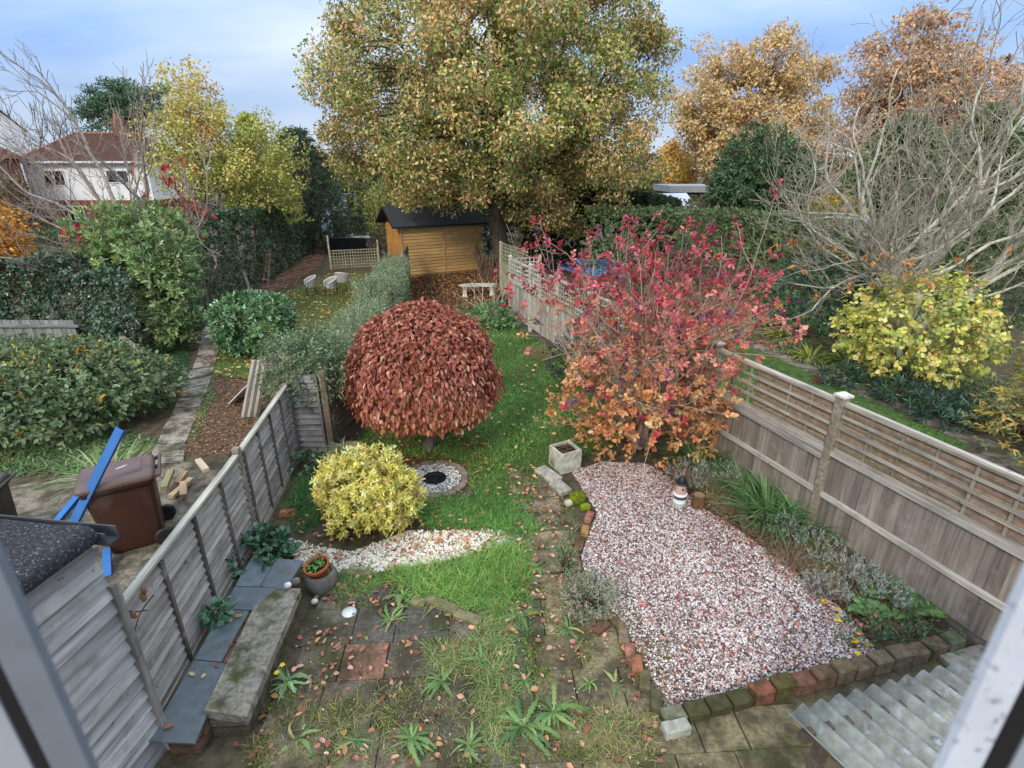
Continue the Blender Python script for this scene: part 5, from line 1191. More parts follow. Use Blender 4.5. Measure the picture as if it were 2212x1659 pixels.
grass('ground_cover', 'low mixed border growth between the path and the shrubs of the right garden', [(7.5, 15.6), (8.0, 13.6), (8.9, 11.6), (9.5, 9.8), (11.5, 9.5), (12.5, 13.5), (11, 18), (9, 21), (6.2, 21), (6.8, 18)], 11000, .24, .03, pal('#6f8a54', '#8a9c60', '#5d784c', '#a3a468', '#7d7a5c'), 590, .9, lean=.9, patch=.7, nseg=3)
grass('ground_cover', 'shaded low growth under the hedge at the back of the right garden', [(1.2, 20.5), (6, 21), (9, 21), (16, 17), (20, 18), (14, 22.5), (5, 25), (1, 26)], 9000, .28, .05, pal('#5d7448', '#748858', '#8a8a60', '#4f6640'), 591, .9, lean=.9, patch=.8, nseg=3)
# lawns
LG = pal('#6fa04c', '#5b8c40', '#83b05a', '#9aa85a', '#4c7a3a')
grass('lawn_grass', 'rough green lawn grass between the copper beech and the smoke bush', LAWN, 88000, .115, .011, LG, 600, .7, lean=.6, wts=(4, 4, 3, 1, 2), patch=.9)
grass('lawn_grass', 'leaf strewn grass under the white tub chairs', NLAWN, 42000, .075, .012, pal('#7f9a48', '#8f9c4c', '#6c8c42', '#a59c58'), 601, .6, lean=.6, patch=.9)
grass('lawn_grass', 'mossy bright grass strip of the right garden', RLAWN, 60000, .05, .013, pal('#6f9c46', '#5c8a40', '#83a650'), 602, .5, lean=.7, patch=1.2)
pg = lambda L: [tuple(G(*p)[:2]) for p in L]
grass('long_grass', 'long green grass clump between the patio and the white shingle', pg(((820, 1245), (890, 1235), (1000, 1222), (1070, 1188), (1120, 1185), (1140, 1250), (1100, 1330), (1000, 1320), (900, 1290))), 5200, .26, .011, pal('#6f9f4a', '#82b058', '#5d8c44', '#a7b266'), 603, .8, lean=.7, patch=.8, nseg=4)
grass('long_grass', 'long green grass clump above the white shingle strip', pg(((890, 1085), (1000, 1085), (1110, 1095), (1165, 1150), (1110, 1165), (1040, 1145), (930, 1140), (885, 1115))), 5600, .27, .011, pal('#5f9248', '#6fa352', '#4d8040', '#8aa858'), 604, .9, lean=.8, patch=1.0, nseg=4)
grass('long_grass', 'grass strip growing down the middle of the patio', pg(((1055, 1320), (1110, 1320), (1110, 1500), (1110, 1640), (1060, 1640), (1020, 1440), (930, 1470), (925, 1400), (1010, 1400))), 5200, .17, .009, pal('#7d9c58', '#8fa868', '#6b8a4c', '#b5ad74'), 605, .9, lean=.8, patch=.4, nseg=3)
grass('long_grass', 'grass tufts at the right side of the stepping path', pg(((1130, 1180), (1150, 1180), (1150, 1500), (1105, 1500), (1115, 1330))), 2200, .2, .01, pal('#6f9450', '#82a45c', '#5c8046'), 606, .9, lean=.8, patch=.2, nseg=3)
grass('long_grass', 'grass beside the squat stone pot', pg(((720, 1240), (800, 1230), (830, 1260), (790, 1290), (720, 1290))), 1400, .16, .009, pal('#6f9450', '#82a45c', '#9aa864'), 607, .9, lean=.8, patch=.5, nseg=3)
grass('joint_grass', 'sparse dry grass and moss along the patio joints', pg(((520, 1620), (640, 1540), (900, 1480), (1200, 1520), (1420, 1550), (1420, 1650), (1000, 1659), (560, 1659))), 15000, .125, .009, pal('#8c9a58', '#a79a64', '#748c4c', '#b0a070'), 608, .8, lean=.8, patch=-.25)
grass('joint_grass', 'sparse grass along the upper stepping path', pg(((1100, 1010), (1180, 1020), (1250, 1110), (1230, 1220), (1130, 1280), (1140, 1140))), 2600, .09, .009, pal('#7d9a50', '#93a45c', '#688a48'), 609, .8, lean=.8, patch=-.2)
grass('long_grass', 'dark grass clumps between the fence and the yellow shrub', pg(((620, 1100), (660, 1030), (690, 1050), (690, 1140), (640, 1150))), 1500, .24, .01, pal('#4f7d44', '#608c4c', '#3f6a3a'), 610, .8, lean=.8, patch=.3, nseg=3)
grass('rough_grass', 'rough green growth around the twiggy shrub by the far fence end', pg(((930, 690), (1000, 655), (1090, 650), (1120, 720), (1130, 760), (1040, 740), (1000, 720))), 7000, .2, .014, pal('#6f9458', '#83a468', '#94a86c', '#5d8050'), 611, .8, lean=.8, patch=.4)
grass('ground_cover', 'ivy and weeds carpeting the ground left of the stepping stones', [(-10.8, 16.8), (-9.4, 15.0), (-8.3, 12.4), (-7.6, 11.0), (-9.2, 10.6), (-11, 12.6), (-12.2, 14.4)], 9000, .13, .05, pal('#4a6b46', '#5c7c52', '#3b5a3c', '#6f8c5c'), 612, .9, lean=1.2, patch=.8)
grass('ground_cover', 'green weeds edging the mulch beside the stepping stones', [(-6.9, 9.0), (-6.2, 9.4), (-7.2, 12), (-8.4, 14.6), (-6.6, 14.0), (-7.0, 12.6), (-7.9, 12.8), (-6.6, 10)], 3000, .12, .03, pal('#5d8448', '#729a58', '#8a9c5c'), 613, .9, lean=1.1, patch=.1)

# --- left boundary
COT = pal('#95a27e', '#a8b48e', '#80906a', '#708460', '#b8c09c')
hedge('cotoneaster_hedge', 'long low grey green hedge along the left boundary', [(-3.6, 9.25), (-3.75, 11), (-3.85, 14), (-4.25, 18), (-4.65, 22.3)], .8, (1.8, 1.75, 1.6, 1.6, 1.7), 8000, 9, .055, .026, COT, 620, lump=.28, ln=.32, up=.25, spread=.55, front=1, wts=(4, 3, 4, 3, 1))
bush('cotoneaster_shrub', 'dark grey green shrub tumbling over the short lapped panel', 'shrub', (-3.75, 9.35, 0), (.85, .72, .72), 1300, 10, .05, .026, pal('#6a7f58', '#7c9068', '#586e4a', '#98a884'), 621, lump=.25, zc=2.15, zmin=-.9, ln=.34, up=-.15, spread=.5, hang=.5, stems=30)
bush('hedge_weed', 'lighter leafy bramble growing through the far grey green hedge', 'shrub', (-4.35, 19.5, .4), (.5, 1.4, .7), 190, 6, .1, .055, pal('#7fa56c', '#95b880', '#6a9158'), 622, tpl='oval', up=.3)
t = thing('board_fence', 'grey board fence end showing at the far end of the low hedge', 'fence', (-4.35, 20.2, 0))
for a, b, n_ in (((-4.2, 19.2), (-4.55, 22.6), 'panel'), ((-4.55, 22.6), (-4.9, 25.8), 'panel')):
    a, b = np.array((*a, 0.)), np.array((*b, 0.)); mb = MB(3); lap_panel(mb, a, b, .1, 1.6, 11, (1, .1), hexl('#7d766c'), .1); mb.build(n_, GREYWOOD, t, True); mb = MB(4); mb.box((*a[:2], .85), (.1, .1, 1.7), 0, hexl('#b5b1a6')); mb.build('post', GREYWOOD, t, True)
# --- copper beech
def beech():
    t = thing('copper_beech', 'weeping copper beech with a mushroom shaped crown of russet leaves', 'tree', (-1.6, 9.1, 0)); rg = np.random.default_rng(640)
    n = 14500; a = rg.uniform(0, 6.28, n); u = rg.random(n) ** .85
    lf = lumps(641, 9, 2.2)
    zt = np.array([0, .08, .2, .4, .65, .88, 1.0]); rt = np.array([.05, .58, .98, 1.22, 1.36, 1.42, 1.36])
    rr = np.interp(u, zt, rt); z = 2.84 - u * 1.92
    d = np.stack([np.cos(a), np.sin(a), -u * 1.5], 1); k = 1 + .10 * lf(d * 2.2) + .09 * lumps(647, 9, 5)(d); z = z + .12 * lf(d * 1.1) * u
    k = k * (1 - np.abs(rg.standard_normal(n)) * .10) + .03 * rg.standard_normal(n)
    P = np.stack([rr * k * np.cos(a), rr * k * np.sin(a) * .95, z], 1)
    slope = np.interp(u, zt, np.array([.3, .55, .9, 1.5, 3, 5, 5.]))
    U = unit(np.stack([np.cos(a), np.sin(a), -slope], 1) + 1.1 * rg.standard_normal((n, 3)) * (1, 1, .8))
    N = unit(np.stack([np.cos(a) * slope, np.sin(a) * slope, np.ones(n)], 1) + .55 * rg.standard_normal((n, 3)))
    C = pick(rg, pal('#b56c56', '#a05a46', '#c4846a', '#864838', '#d4a888', '#ae6450'), n, .16, (4, 4, 3, 2, 1, 2))
    C = np.where(((u > .8) & (rg.random(n) < .25))[:, None], hexl('#cf9064'), C)
    kp = rg.random(n) < (.95 + .5 * lumps(646, 9, 7)(d)).clip(.25, 1); P, N, U, C = P[kp] * (.94, .94, 1), N[kp], U[kp], C[kp]; n = len(P)
    mb = MB(642); mb.leaves(P, N, U, .094 * rg.uniform(.65, 1.3, n), .056 * rg.uniform(.75, 1.2, n), C, 'oval', .22, .12); mb.build('crown', LEAF, t)
    mb = MB(643); mb.tube([(0, 0, 0), (.03, 0, .5), (-.02, 0, 1.2), (.02, .02, 2.1), (0, 0, 2.6)], [.12, .085, .08, .07, .05], 10, hexl('#6d665c')); mb.build('trunk', BARK, t)
    mb = MB(645)
    for q in range(26):
        b = rg.uniform(0, 6.28); u_ = rg.random() ** .7; r_ = np.interp(u_, zt, rt) * .95; z_ = 2.9 - u_ * 1.9; p_ = np.array((r_ * math.cos(b), r_ * math.sin(b), z_)); e_ = np.array((math.cos(b) * .16, math.sin(b) * .16, .22 - .3 * u_)) * rg.uniform(.5, 1.2)
        mb.tube([p_ * .96, p_ + e_ * .6, p_ + e_], [.006, .004, .003], 3, hexl('#7a5040'))
    mb.build('stray_twigs', TWIG, t)
    mb = MB(644)
    for q in range(70):
        b = rg.uniform(0, 6.28); e = rg.uniform(.6, 1.0); r_ = np.interp(e, zt, rt) * .97
        mb.tube([(0, 0, 2.2 + .3 * rg.random()), (.35 * r_ * math.cos(b), .35 * r_ * math.sin(b), 2.6), (.72 * r_ * math.cos(b), .72 * r_ * math.sin(b), 2.15), (.93 * r_ * math.cos(b + .1), .93 * r_ * math.sin(b + .1), 2.8 - e * 2.05)], [.025, .018, .011, .005], 4, hexl('#6a4a3c'), .1)
    mb.build('branches', TWIG, t)
beech()
litter('fallen_leaves', 'brown leaves around the copper beech trunk and round bed', [(-3.4, 9.4), (-3.3, 7.3), (-2.4, 7.2), (-.9, 7.4), (-.3, 8.6), (-.6, 9.8)], 420, .085, pal('#a56a4a', '#8a5038', '#c08a66', '#b5785c'), 650)
# --- smoke bush
def smoke():
    t = thing('smoke_bush', 'smoke bush with pink leaves on top and orange leaves below', 'shrub', (2.45, 9.05, 0)); rg = np.random.default_rng(660); mb = MB(660); tips = []
    for k in range(22):
        a = k * 2.4; e = rg.uniform(.25, 1.35)
        grow(mb, (rg.normal(0, .12), rg.normal(0, .12), .1), (math.cos(a) * e, math.sin(a) * e * .85 + .15, 1.15), rg.uniform(1.3, 1.75), .036, 3, rg, hexl('#a5907e'), .38, .14, (2, 3), .6, .78, .62, tips, .0055)
    mb.build('stems', TWIG, t)
    P1 = np.array([a for a, d in tips]); N1 = np.array([d for a, d in tips])
    keep = rg.random(len(P1)) < np.where(P1[:, 2] > 2.6, .8, .75); P1, N1 = P1[keep], N1[keep]
    P2, N2 = env_points(rg, 780, (-.02, -.2, 1.35), (1.85, 1.4, 1.35), 661, .22, .3, -.95); ok = P2[:, 2] > .1; P2, N2 = P2[ok], N2[ok]
    hi_ = P1[P1[:, 2] > 2.1]; P3 = np.vstack([hi_ + (0, 0, -.1) + .13 * rg.standard_normal(hi_.shape) for q in range(1)]); P3 = P3[rg.random(len(P3)) < .9]; P4, N4 = env_points(rg, 520, (.55, .7, 2.75), (2.15, 1.3, 1.25), 665, .25, .35, -.9); P3 = np.vstack([P3, P4]); P = np.vstack([P1, P2, P3]); N = np.vstack([N1, N2, unit(rg.standard_normal(P3.shape) + (0, 0, .5))]); n = len(P)
    z = P[:, 2] + .35 * rg.standard_normal(n)
    lo = pick(rg, pal('#d99e68', '#d08c5c', '#dfad78', '#c07c54', '#a89c64'), n, .14, (4, 4, 3, 2, 1.2)); mid = pick(rg, pal('#d98674', '#d07664', '#df9880', '#bf6a60'), n, .14); hi = pick(rg, pal('#c64e5a', '#b5424c', '#d67a80', '#7d3e4c', '#a03c46'), n, .16)
    C = np.where((z < 1.95)[:, None], lo, np.where((z < 2.85)[:, None], mid, hi))
    sp = rg.random(n) < .06; C = np.where(sp[:, None], pick(rg, pal('#d84a5c', '#6a4a66'), n, .1), C)
    m2 = MB(662); sprigs(m2, P, N, 7, .17, .08, .056, C, 'round', .3, .95, .12, .1); m2.build('foliage', LEAF, t)
    m3 = MB(663)                                                # a few long bare sweeping twigs
    for a, b in (((0, -.2, 1.9), (-.35, -1.5, .35)), ((.1, -.1, 2.1), (-1.1, -.6, 2.2)), ((.3, -.1, 1.7), (1.7, -1.0, 1.0)), ((.2, 0, 1.8), (2.2, .1, 2.3)), ((.2, 0, 1.9), (2.4, .8, 2.5)), ((0, 0, 2), (1.9, .2, 3.1)), ((-.1, 0, 1.6), (-1.9, .3, 1.7)), ((.2, .1, 2), (2.3, -.4, 2.0)), ((.1, 0, 2), (1.2, .6, 3.9)), ((0, .2, 2), (-.6, .8, 3.9))): m3.tube(curve(a, b, rg, .18, 8, .05), np.linspace(.014, .005, 8), 5, hexl('#b39c86'))
    for q in rg.choice(len(P4), 150, False):
        j = np.linalg.norm(P1 - P4[q], axis=1).argmin(); m3.tube(curve(P4[q] * (.45, .45, .72), P4[q], rg, .12, 5), [.007, .006, .005, .004, .0035], 3, hexl('#9a8474'), .1)
    m3.build('bare_twigs', TWIG, t)
smoke()
# --- yellow shrub
bush('choisya_shrub', 'bright yellow leaved rounded shrub beside the white shingle', 'shrub', (-2.12, 6.75, 0), (.78, .66,   .60), 950, 9, .075, .029, pal('#e6dc74', '#dcd068', '#f0e89c', '#bdb466', '#a09c5c'), 670, wts=(4, 4, 3, 1.5, .8), lump=.22, shell=.27, zc=.98, ln=.10, up=.5, spread=1.1, tpl='oval', stems=30, f=3.4)
bush('choisya_shrub', 'small separate yellow sprout at the left of the yellow shrub', 'shrub', (-2.78, 6.95, 0), (.2, .18, .5), 80, 9, .075, .029, pal('#e6dc74', '#dcd068', '#eee294'), 671, zc=.95, up=.5, spread=1.1, stems=6)
# --- left side greenery
LAU = pal('#6a9058', '#587e4c', '#80a672', '#9cba90', '#4a7042')
bush('laurel_bush', 'clipped round laurel bush beside the stepping stone path', 'shrub', (-7.4, 15.0, 0), (1.05, .98, .84), 1150, 7, .135, .055, LAU, 680, LEAFG, zc=.95, box=.28, lump=.08, shell=.1, up=.35, tpl='oval', zmin=-.95)
bush('laurel_shrub', 'narrow upright laurel growing beside the ivy covered wall', 'shrub', (-9.75, 15.0, 0), (.72, .6, 1.75), 620, 7, .17, .07, pal('#88a066', '#98ae74', '#728c58', '#aebc88'), 681, LEAFG, zc=.96, up=.5, tpl='oval', lump=.3)
bush('laurel_shrub', 'spreading light green laurel rising above the ivy covered wall', 'shrub', (-11.0, 16.4, 0), (2.0, 1.3, 1.55), 1100, 7, .17, .068, pal('#8ca668', '#9fb578', '#78935a', '#b2c08a', '#ccc174'), 682, zc=1.75, up=.7, tpl='oval', lump=.4, shell=.3, wts=(4, 4, 3, 2, .7))
IVY = pal('#425a40', '#4e664a', '#374c38', '#5c7456', '#71866a')
hedge('ivy_wall', 'ivy smothered wall crossing behind the brambles on the left', [(-9.9, 14.9), (-12.5, 15.5), (-17.5, 16.3)], 1.6, (2.2, 2.55, 2.6), 4000, 5, .10, .085, IVY, 683, LEAFG, lump=.22, front=1, up=-.2, hang=.4, cat='ivy')
hedge('ivy_wall', 'long dark ivy covered fence running back beside the path', [(-10.5, 15.6), (-11.55, 19.5), (-11.9, 24), (-12.6, 31), (-14.0, 38), (-17.5, 50)], .9, (3.1, 3.5, 3.3, 3.0, 2.8, 2.6), 9000, 5, .12, .10, pal('#465a3c', '#526848', '#3a4e34', '#5e7452'), 684, LEAFG, lump=.2, front=-1, up=-.2, hang=.4, cat='ivy')
t = thing('board_fence', 'grey feather edged boards showing through ivy at the left', 'fence', (-13.2, 14.2, 0)); mb = MB(5)
for k in range(20): mb.beam((-1.3 + .13 * k, .012 * (k % 2), 0), (-1.3 + .13 * k, .012 * (k % 2), 1.15), .012, .14, (1, 0, 0), hexl('#8f928c'), .12)
mb.build('boards', GREYWOOD, t); mb = MB(6); mb.beam((-1.4, -.05, 1.0), (1.4, -.05, 1.0), .05, .07, UPZ, hexl('#85857e')); mb.build('rail', GREYWOOD, t)
lean('plank', 'fallen grey plank lying in the ivy beside the path', 'plank', np.array((-10.6, 14.0, .75)), np.array((-8.5, 12.6, .12)), .12, .05, '#857e72')
def bramc(P, rg):
    n = len(P); g = pick(rg, pal('#64784f', '#73885c', '#566a44', '#8a9c70'), n, .15); y = pick(rg, pal('#b9a548', '#9aa24c', '#d0a84c'), n, .15)
    return np.where((rg.random(n) < (.02 + .06 * (P[:, 2] > 1.15)))[:, None], y, g)
bush('bramble_thicket', 'sprawling bramble thicket with yellowing leaves left of the stepping stones', 'bramble', (-9.9, 10.5, 0), (2.55, 2.1, .95), 2600, 6, .115, .072, None, 685, lump=.22, zc=.55, colf=bramc, ln=.3, up=.1, tpl='oval', stems=60, zmin=-.3, hang=.2)
bush('bramble_thicket', 'dull green brambles in front of the ivy smothered wall', 'bramble', (-12.9, 12.4, 0), (3.0, 1.3, .62), 1100, 6, .10, .065, pal('#6a7c58', '#7c8e68', '#586a4a'), 686, lump=.25, zc=.6, ln=.3, up=.1, stems=40, zmin=-.2)
rosette('long_grass_clump', 'arching clump of long pale grass behind the brown bin', 'grass clump', (-6.9, 7.9, 0), 110, .85, .02, pal('#94a86c', '#a9b584', '#7a955c', '#c2bf98'), 687, 1.7, .75, 'strap', None, .35, 5)
grass('ground_cover', 'low leafy growth along the foot of the bramble thicket', [(-9.6, 8.2), (-7.4, 8.2), (-6.9, 9.3), (-8, 9.8), (-10.5, 8.9)], 3000, .16, .04, pal('#5c7a4c', '#6f8c5c', '#8a9868'), 688, .9, lean=1.1, patch=.6)
# twiggy tree and sumac
t = thing('bare_tree', 'leafless grey tree leaning over the ivy wall before the white house', 'tree', (-10.7, 16.9, 0)); rg = np.random.default_rng(90); mb = MB(90); tips = []
mb.tube([(0, 0, 0), (-.1, 0, 1.2), (-.2, 0, 2.2)], [.2, .16, .14], 8, hexl('#7d7468')); mb.build('trunk', BARK, t); mb = MB(91)
for p, d, L, r in (((-.2, 0, 2.2), (-1, .1, .75), 2.6, .09), ((-.2, 0, 2.2), (-1, -.2, .4), 2.4, .07), ((-.2, 0, 2.2), (-.9, .3, 1), 2.2, .07), ((-.2, 0, 2.1), (-1, 0, .15), 2.3, .06), ((-.2, 0, 2.2), (-.4, -.1, 1), 2.0, .07), ((-.2, 0, 2.2), (.2, .1, 1), 1.9, .06), ((-.1, 0, 1.8), (-1, -.4, .3), 2.2, .05), ((-.15, 0, 2), (.55, 0, 1), 1.7, .05)): grow(mb, p, d, L, r, 5, rg, hexl('#9d9288'), .34, .16, (2, 3), .55, .74, .62, tips, .008)
mb.build('branches', TWIG, t)
t = thing('twiggy_shrub', 'fine tan twigs veiling the white house front', 'shrub', (-21.5, 28, 0)); rg = np.random.default_rng(93); mb = MB(93)
for k in range(16): grow(mb, (rg.normal(0, 2.2), rg.normal(0, .5), .2), (rg.normal(-.1, .35), rg.normal(0, .2), 1), 2.6, .05, 4, rg, hexl('#a08f7e'), .4, .1, (2, 3), .55, .72, .6, None, .011)
mb.build('stems', TWIG, t)
t = thing('sumac_shrub', 'thin shrub with sparse scarlet leaves before the yellow tree', 'shrub', (-10.6, 17.9, 0)); rg = np.random.default_rng(95); mb = MB(95); tips = []
for p, d in (((0, 0, 0), (.1, 0, 1)), ((0, 0, 0), (-.15, .1, 1)), ((.1, 0, 0), (.3, 0, 1))): grow(mb, p, d, 2.4, .05, 3, rg, hexl('#8d7c6e'), .25, .12, (2, 3), .5, .62, .6, tips, .008)
mb.build('stems', TWIG, t); mb = MB(96); P = np.array([a for a, d in tips]); P = P[P[:, 2] > 3.2]; P = np.vstack([P + .15 * rg.standard_normal(P.shape) for k in range(2)]); sprigs(mb, P, np.tile((0, 0, -1.), (len(P), 1)), 4, .2, .17, .06, pal('#c8404a', '#b8343c', '#d86058'), 'oval', -.2, .6, hang=.8); mb.build('foliage', LEAF, t)
bush('red_flower_head', 'cluster of scarlet leaves above the ivy wall at the left', 'plant', AY(168, 500, 16.2) - UPZ * .3, (.38, .3, .22), 34, 5, .14, .07, pal('#d8404a', '#e0606a'), 97, stems=4)
clump_tree('yellow_tree', 'slender tree with yellow leaves left of the big oak', (-14.1, 26.5, 0), [(0, 0, 0), (0, 0, 1.5)], (0, 0, 2.7), (.0, 0, 5.6), (2.8, 1.7, 3.0), 130, 44, .6, .14, .10, pal('#d8c86c', '#c6be62', '#e2d688', '#b4ba66', '#9aa85c'), 700, wts=(4, 3, 3, 2, 1.5), lump=.3, shell=.35, r0=.13, limbs=7, bark='#7d7464', tpl='oval')
clump_tree('yellow_tree', 'yellow green leafy tree below and right of the slender yellow tree', (-12.9, 27.6, 0), [(0, 0, 0), (0, 0, 1.8)], (.3, 0, 3.0), (.9, 0, 4.5), (2.1, 1.5, 2.2), 120, 50, .55, .13, .10, pal('#b0b866', '#c4c468', '#98a85a', '#d0c86c'), 701, lump=.25, shell=.3, r0=.12, limbs=6, bark='#7d7464', tpl='oval')
clump_tree('yellow_tree', 'tall thin topped yellow tree reaching highest left of the oak', (-14.9, 27.6, 0), [(0, 0, 0), (0, 0, 3)], (0, 0, 4.8), (.35, 0, 7.2), (1.4, 1.0, 2.6), 62, 40, .46, .15, .11, pal('#dcc46c', '#cfac68', '#e6d084'), 702, lump=.3, shell=.35, r0=.1, limbs=5, bark='#7d7464', tpl='oval')
GOLD = pal('#c2c868', '#aeb85c', '#95a456', '#d4d47c')
conifer('golden_conifer', 'yellow tipped conifer between the yellow tree and the dark conifer', (-13.5, 30.5, 0), 7.2, 2.1, 1000, GOLD, 710, zlo=2.2, L=.24, taper=.7, ln=.4, hang=-.3, tw=.075, colf=lambda P, rg: np.where((np.hypot(P[:, 0], P[:, 1])[:, None] > 1.5 * (1 - P[:, 2:3] / 7.5)), pick(rg, GOLD, len(P), .14), pick(rg, pal('#4f6a3a', '#5d7844'), len(P), .14)))
conifer('conifer', 'dark green conifer beside the oak on the left', (-13.2, 36, 0), 7.0, 2.6, 1600, pal('#3a5236', '#33482f', '#46603e', '#54503a'), 711, L=.26, taper=.45, ln=.4, hang=.4, tw=.08)
conifer('conifer', 'dark conifer farther back toward the outbuilding', (-15.6, 45, 0), 6.2, 2.6, 1200, pal('#3a5236', '#33482f', '#46603e'), 712, L=.28, taper=.4, ln=.4, hang=.4, tw=.09)
clump_tree('pine_tree', 'broad flat topped green pine on the skyline at the left', (-38.5, 60, 0), [(0, 0, 0), (0, 0, 3.5)], (0, 0, 6.2), (0, 0, 9.8), (5.2, 3.5, 3.4), 85, 130, 1.05, .36, .13, pal('#55704a', '#466040', '#67835a'), 720, lump=.2, shell=.35, r0=.4, limbs=9, bark='#5f5448', zmin=-.4, flat=.5)
bush('shrub', 'brownish round tree top behind the white house roof', 'tree', (-37.8, 56, 0), (3.4, 2.5, 3.6), 700, 6, .4, .25, pal('#7d6a44', '#6a6a44', '#8a7450'), 721, zc=1.15, tpl='dia', ln=.5)
t = thing('bare_tree', 'small leafless tree on the skyline above the brick house', 'tree', (-43.5, 54, 0)); rg = np.random.default_rng(99); mb = MB(99)
for k in range(9): a = k * .72; grow(mb, (.8 * math.cos(a), 0, 3), (math.cos(a) * .6, math.sin(a) * .5, 1), 3.0, .12, 4, rg, hexl('#7d756e'), .4, .15, (2, 3), .5, .74, .6, None, .02)
mb.tube([(0, 0, 0), (0, 0, 3.2)], .3, 8, hexl('#7d756e')); mb.build('branches', TWIG, t)
clump_tree('amber_tree', 'bright amber leaved tree cut by the left edge', (-15.6, 16.2, 0), [(0, 0, 0), (0, 0, 1)], (0, 0, 1.6), (0, 0, 2.9), (1.5, 1.2, 1.5), 90, 60, .45, .12, .085, pal('#d99a38', '#c9862c', '#e4ae54'), 730, r0=.12, limbs=6, tpl='oval')
bush('shrub', 'tall brown leaved shrub at the left edge before the white house', 'shrub', (-26.5, 27, 0), (3.6, 2.0, 3.0), 1100, 6, .22, .14, pal('#8a7444', '#7a6a40', '#9a8450', '#66703f'), 731, zc=.95, tpl='dia', ln=.4, lump=.25)
hedge('hedge', 'dark evergreen hedge below the white house at the left', [(-24, 24), (-18, 23.5), (-13.4, 22.5)], 1.6, (2.6, 2.4, 2.6), 1500, 6, .15, .09, pal('#4f6a48', '#3f5a3e', '#617c58'), 732, front=-1, lump=.25)
hedge('hedge', 'dark clipped hedge with bare brown base beyond the black sofa', [(-13.2, 40.5), (-9.0, 41.5)], 1.8, (1.7, 1.7), 900, 6, .14, .08, pal('#4d6638', '#5d5438', '#3f5433', '#6a5a44'), 733, front=-1)
bush('shrub', 'brown stemmed shrub beside the open end of the timber shed', 'shrub', (-7.6, 33.5, 0), (1.1, .9, .9), 260, 6, .14, .07, pal('#6a5a44', '#5d6a40', '#7a6650'), 734)
# twiggy shrub by far fence end
t = thing('twiggy_shrub', 'pale leafless shrub in front of the stone bench', 'shrub', (-.75, 18.4, 0)); rg = np.random.default_rng(101); mb = MB(101)
for k in range(7): a = k * .9; grow(mb, (0, 0, 0), (math.cos(a) * .6, math.sin(a) * .4, 1), .75, .02, 2, rg, hexl('#d0c8b8'), .35, .1, (2, 2), .5, .75, .6, None, .007)
mb.build('stems', TWIG, t); bush('shrub', 'low leafy green shrub around the foot of the pale twigs', 'shrub', (-.6, 17.6, 0), (.9, .7, .5), 260, 6, .1, .06, pal('#7a9c64', '#8fae78', '#63865a'), 102, zc=.6)
bush('shrub', 'bare stemmed pinkish brown climber on the mossy trellis', 'shrub', (.55, 19.6, 1.2), (.6, .4, .7), 60, 4, .08, .04, pal('#b59a6c', '#a98a64'), 103, stems=30)
bush('dark_shrub', 'small dark leaved shrub at the fence foot behind the smoke bush', 'shrub', (1.55, 12.2, 0), (.7, .55, .75), 300, 6, .07, .04, pal('#4f6148', '#5d4a50', '#3f523c'), 104)
grass('dry_grass', 'brown grass tuft at the foot of the pale fence', [(.6, 15.2), (1.2, 14.9), (1.0, 14.0), (.4, 14.4)], 900, .45, .012, pal('#9a8a68', '#8a8a5c'), 105, .8, lean=.7, nseg=3)

# --- plants along the right fence bed
grass('ground_cover', 'mixed dry and green growth filling the narrow bed under the right fence', pg(((1480, 1000), (1560, 985), (1680, 1075), (1800, 1180), (1960, 1310), (1990, 1370), (1880, 1350), (1770, 1255), (1640, 1150), (1520, 1075))), 8500, .26, .013, pal('#7d9058', '#94986a', '#a8946c', '#8a7658', '#6a8450', '#b0a078'), 735, .9, lean=1.0, patch=.5, nseg=3)
litter('fallen_leaves', 'small dead leaves lying under the plants along the right fence', pg(((1480, 1000), (1560, 985), (1680, 1075), (1800, 1180), (1960, 1310), (1990, 1370), (1880, 1350), (1770, 1255), (1640, 1150), (1520, 1075))), 900, .05, pal('#8a6448', '#a57c5c', '#6d4e3a'), 736, .02)
def silver(label, loc, r, h, n, seed, pl=None, group='silver leaved plants in the fence bed', name='lavender'):
    t = thing(name, label, 'plant', loc, 0, group); rg = np.random.default_rng(seed); mb = MB(seed); tp, td = [], []
    for k in range(n):
        a = rg.uniform(0, 6.28); e = math.sqrt(rg.random()) * r; q = np.array((e * math.cos(a), e * math.sin(a), h * (1.1 - .5 * (e / r) ** 2) * rg.uniform(.6, 1.1)))
        pts = curve((q[0] * .2, q[1] * .2, 0), q, rg, .2, 5); mb.tube(pts, np.linspace(.007, .003, 5), 3, hexl('#8d7d6c'), .2); tp.append(q); td.append(unit(q + (0, 0, .3)))
    mb.build('stems', TWIG, t); m2 = MB(seed + 1); sprigs(m2, np.array(tp), np.array(td), 9, .075, .046, .011, pl if pl is not None else pal('#b3bab4', '#9aa49c', '#c4cac4', '#8f977f'), 'dia', .6, .7); m2.build('foliage', LEAF, t); return t
for k, (p, r, h, n, lb) in enumerate((((1490, 1050), .42, .38, 130, 'silver leaved bush behind the lighthouse ornament'), ((1555, 1045), .32, .34, 90, 'silver leaved plant right of the log stump'), ((1700, 1165), .3, .32, 80, 'silver leaved plant between strappy leaves and yellow fallen leaves'), ((1765, 1205), .34, .32, 90, 'silver leaved plant in the middle of the fence bed'), ((1840, 1270), .36, .34, 120, 'silvery blue plant near the ferns'), ((1775, 1290), .28, .26, 80, 'low silvery plant at the gravel edge near the ferns'), ((1905, 1300), .28, .3, 80, 'silvery blue plant right beside the fence and ferns'))): silver(lb, G(*p), r, h, n, 740 + 2 * k)
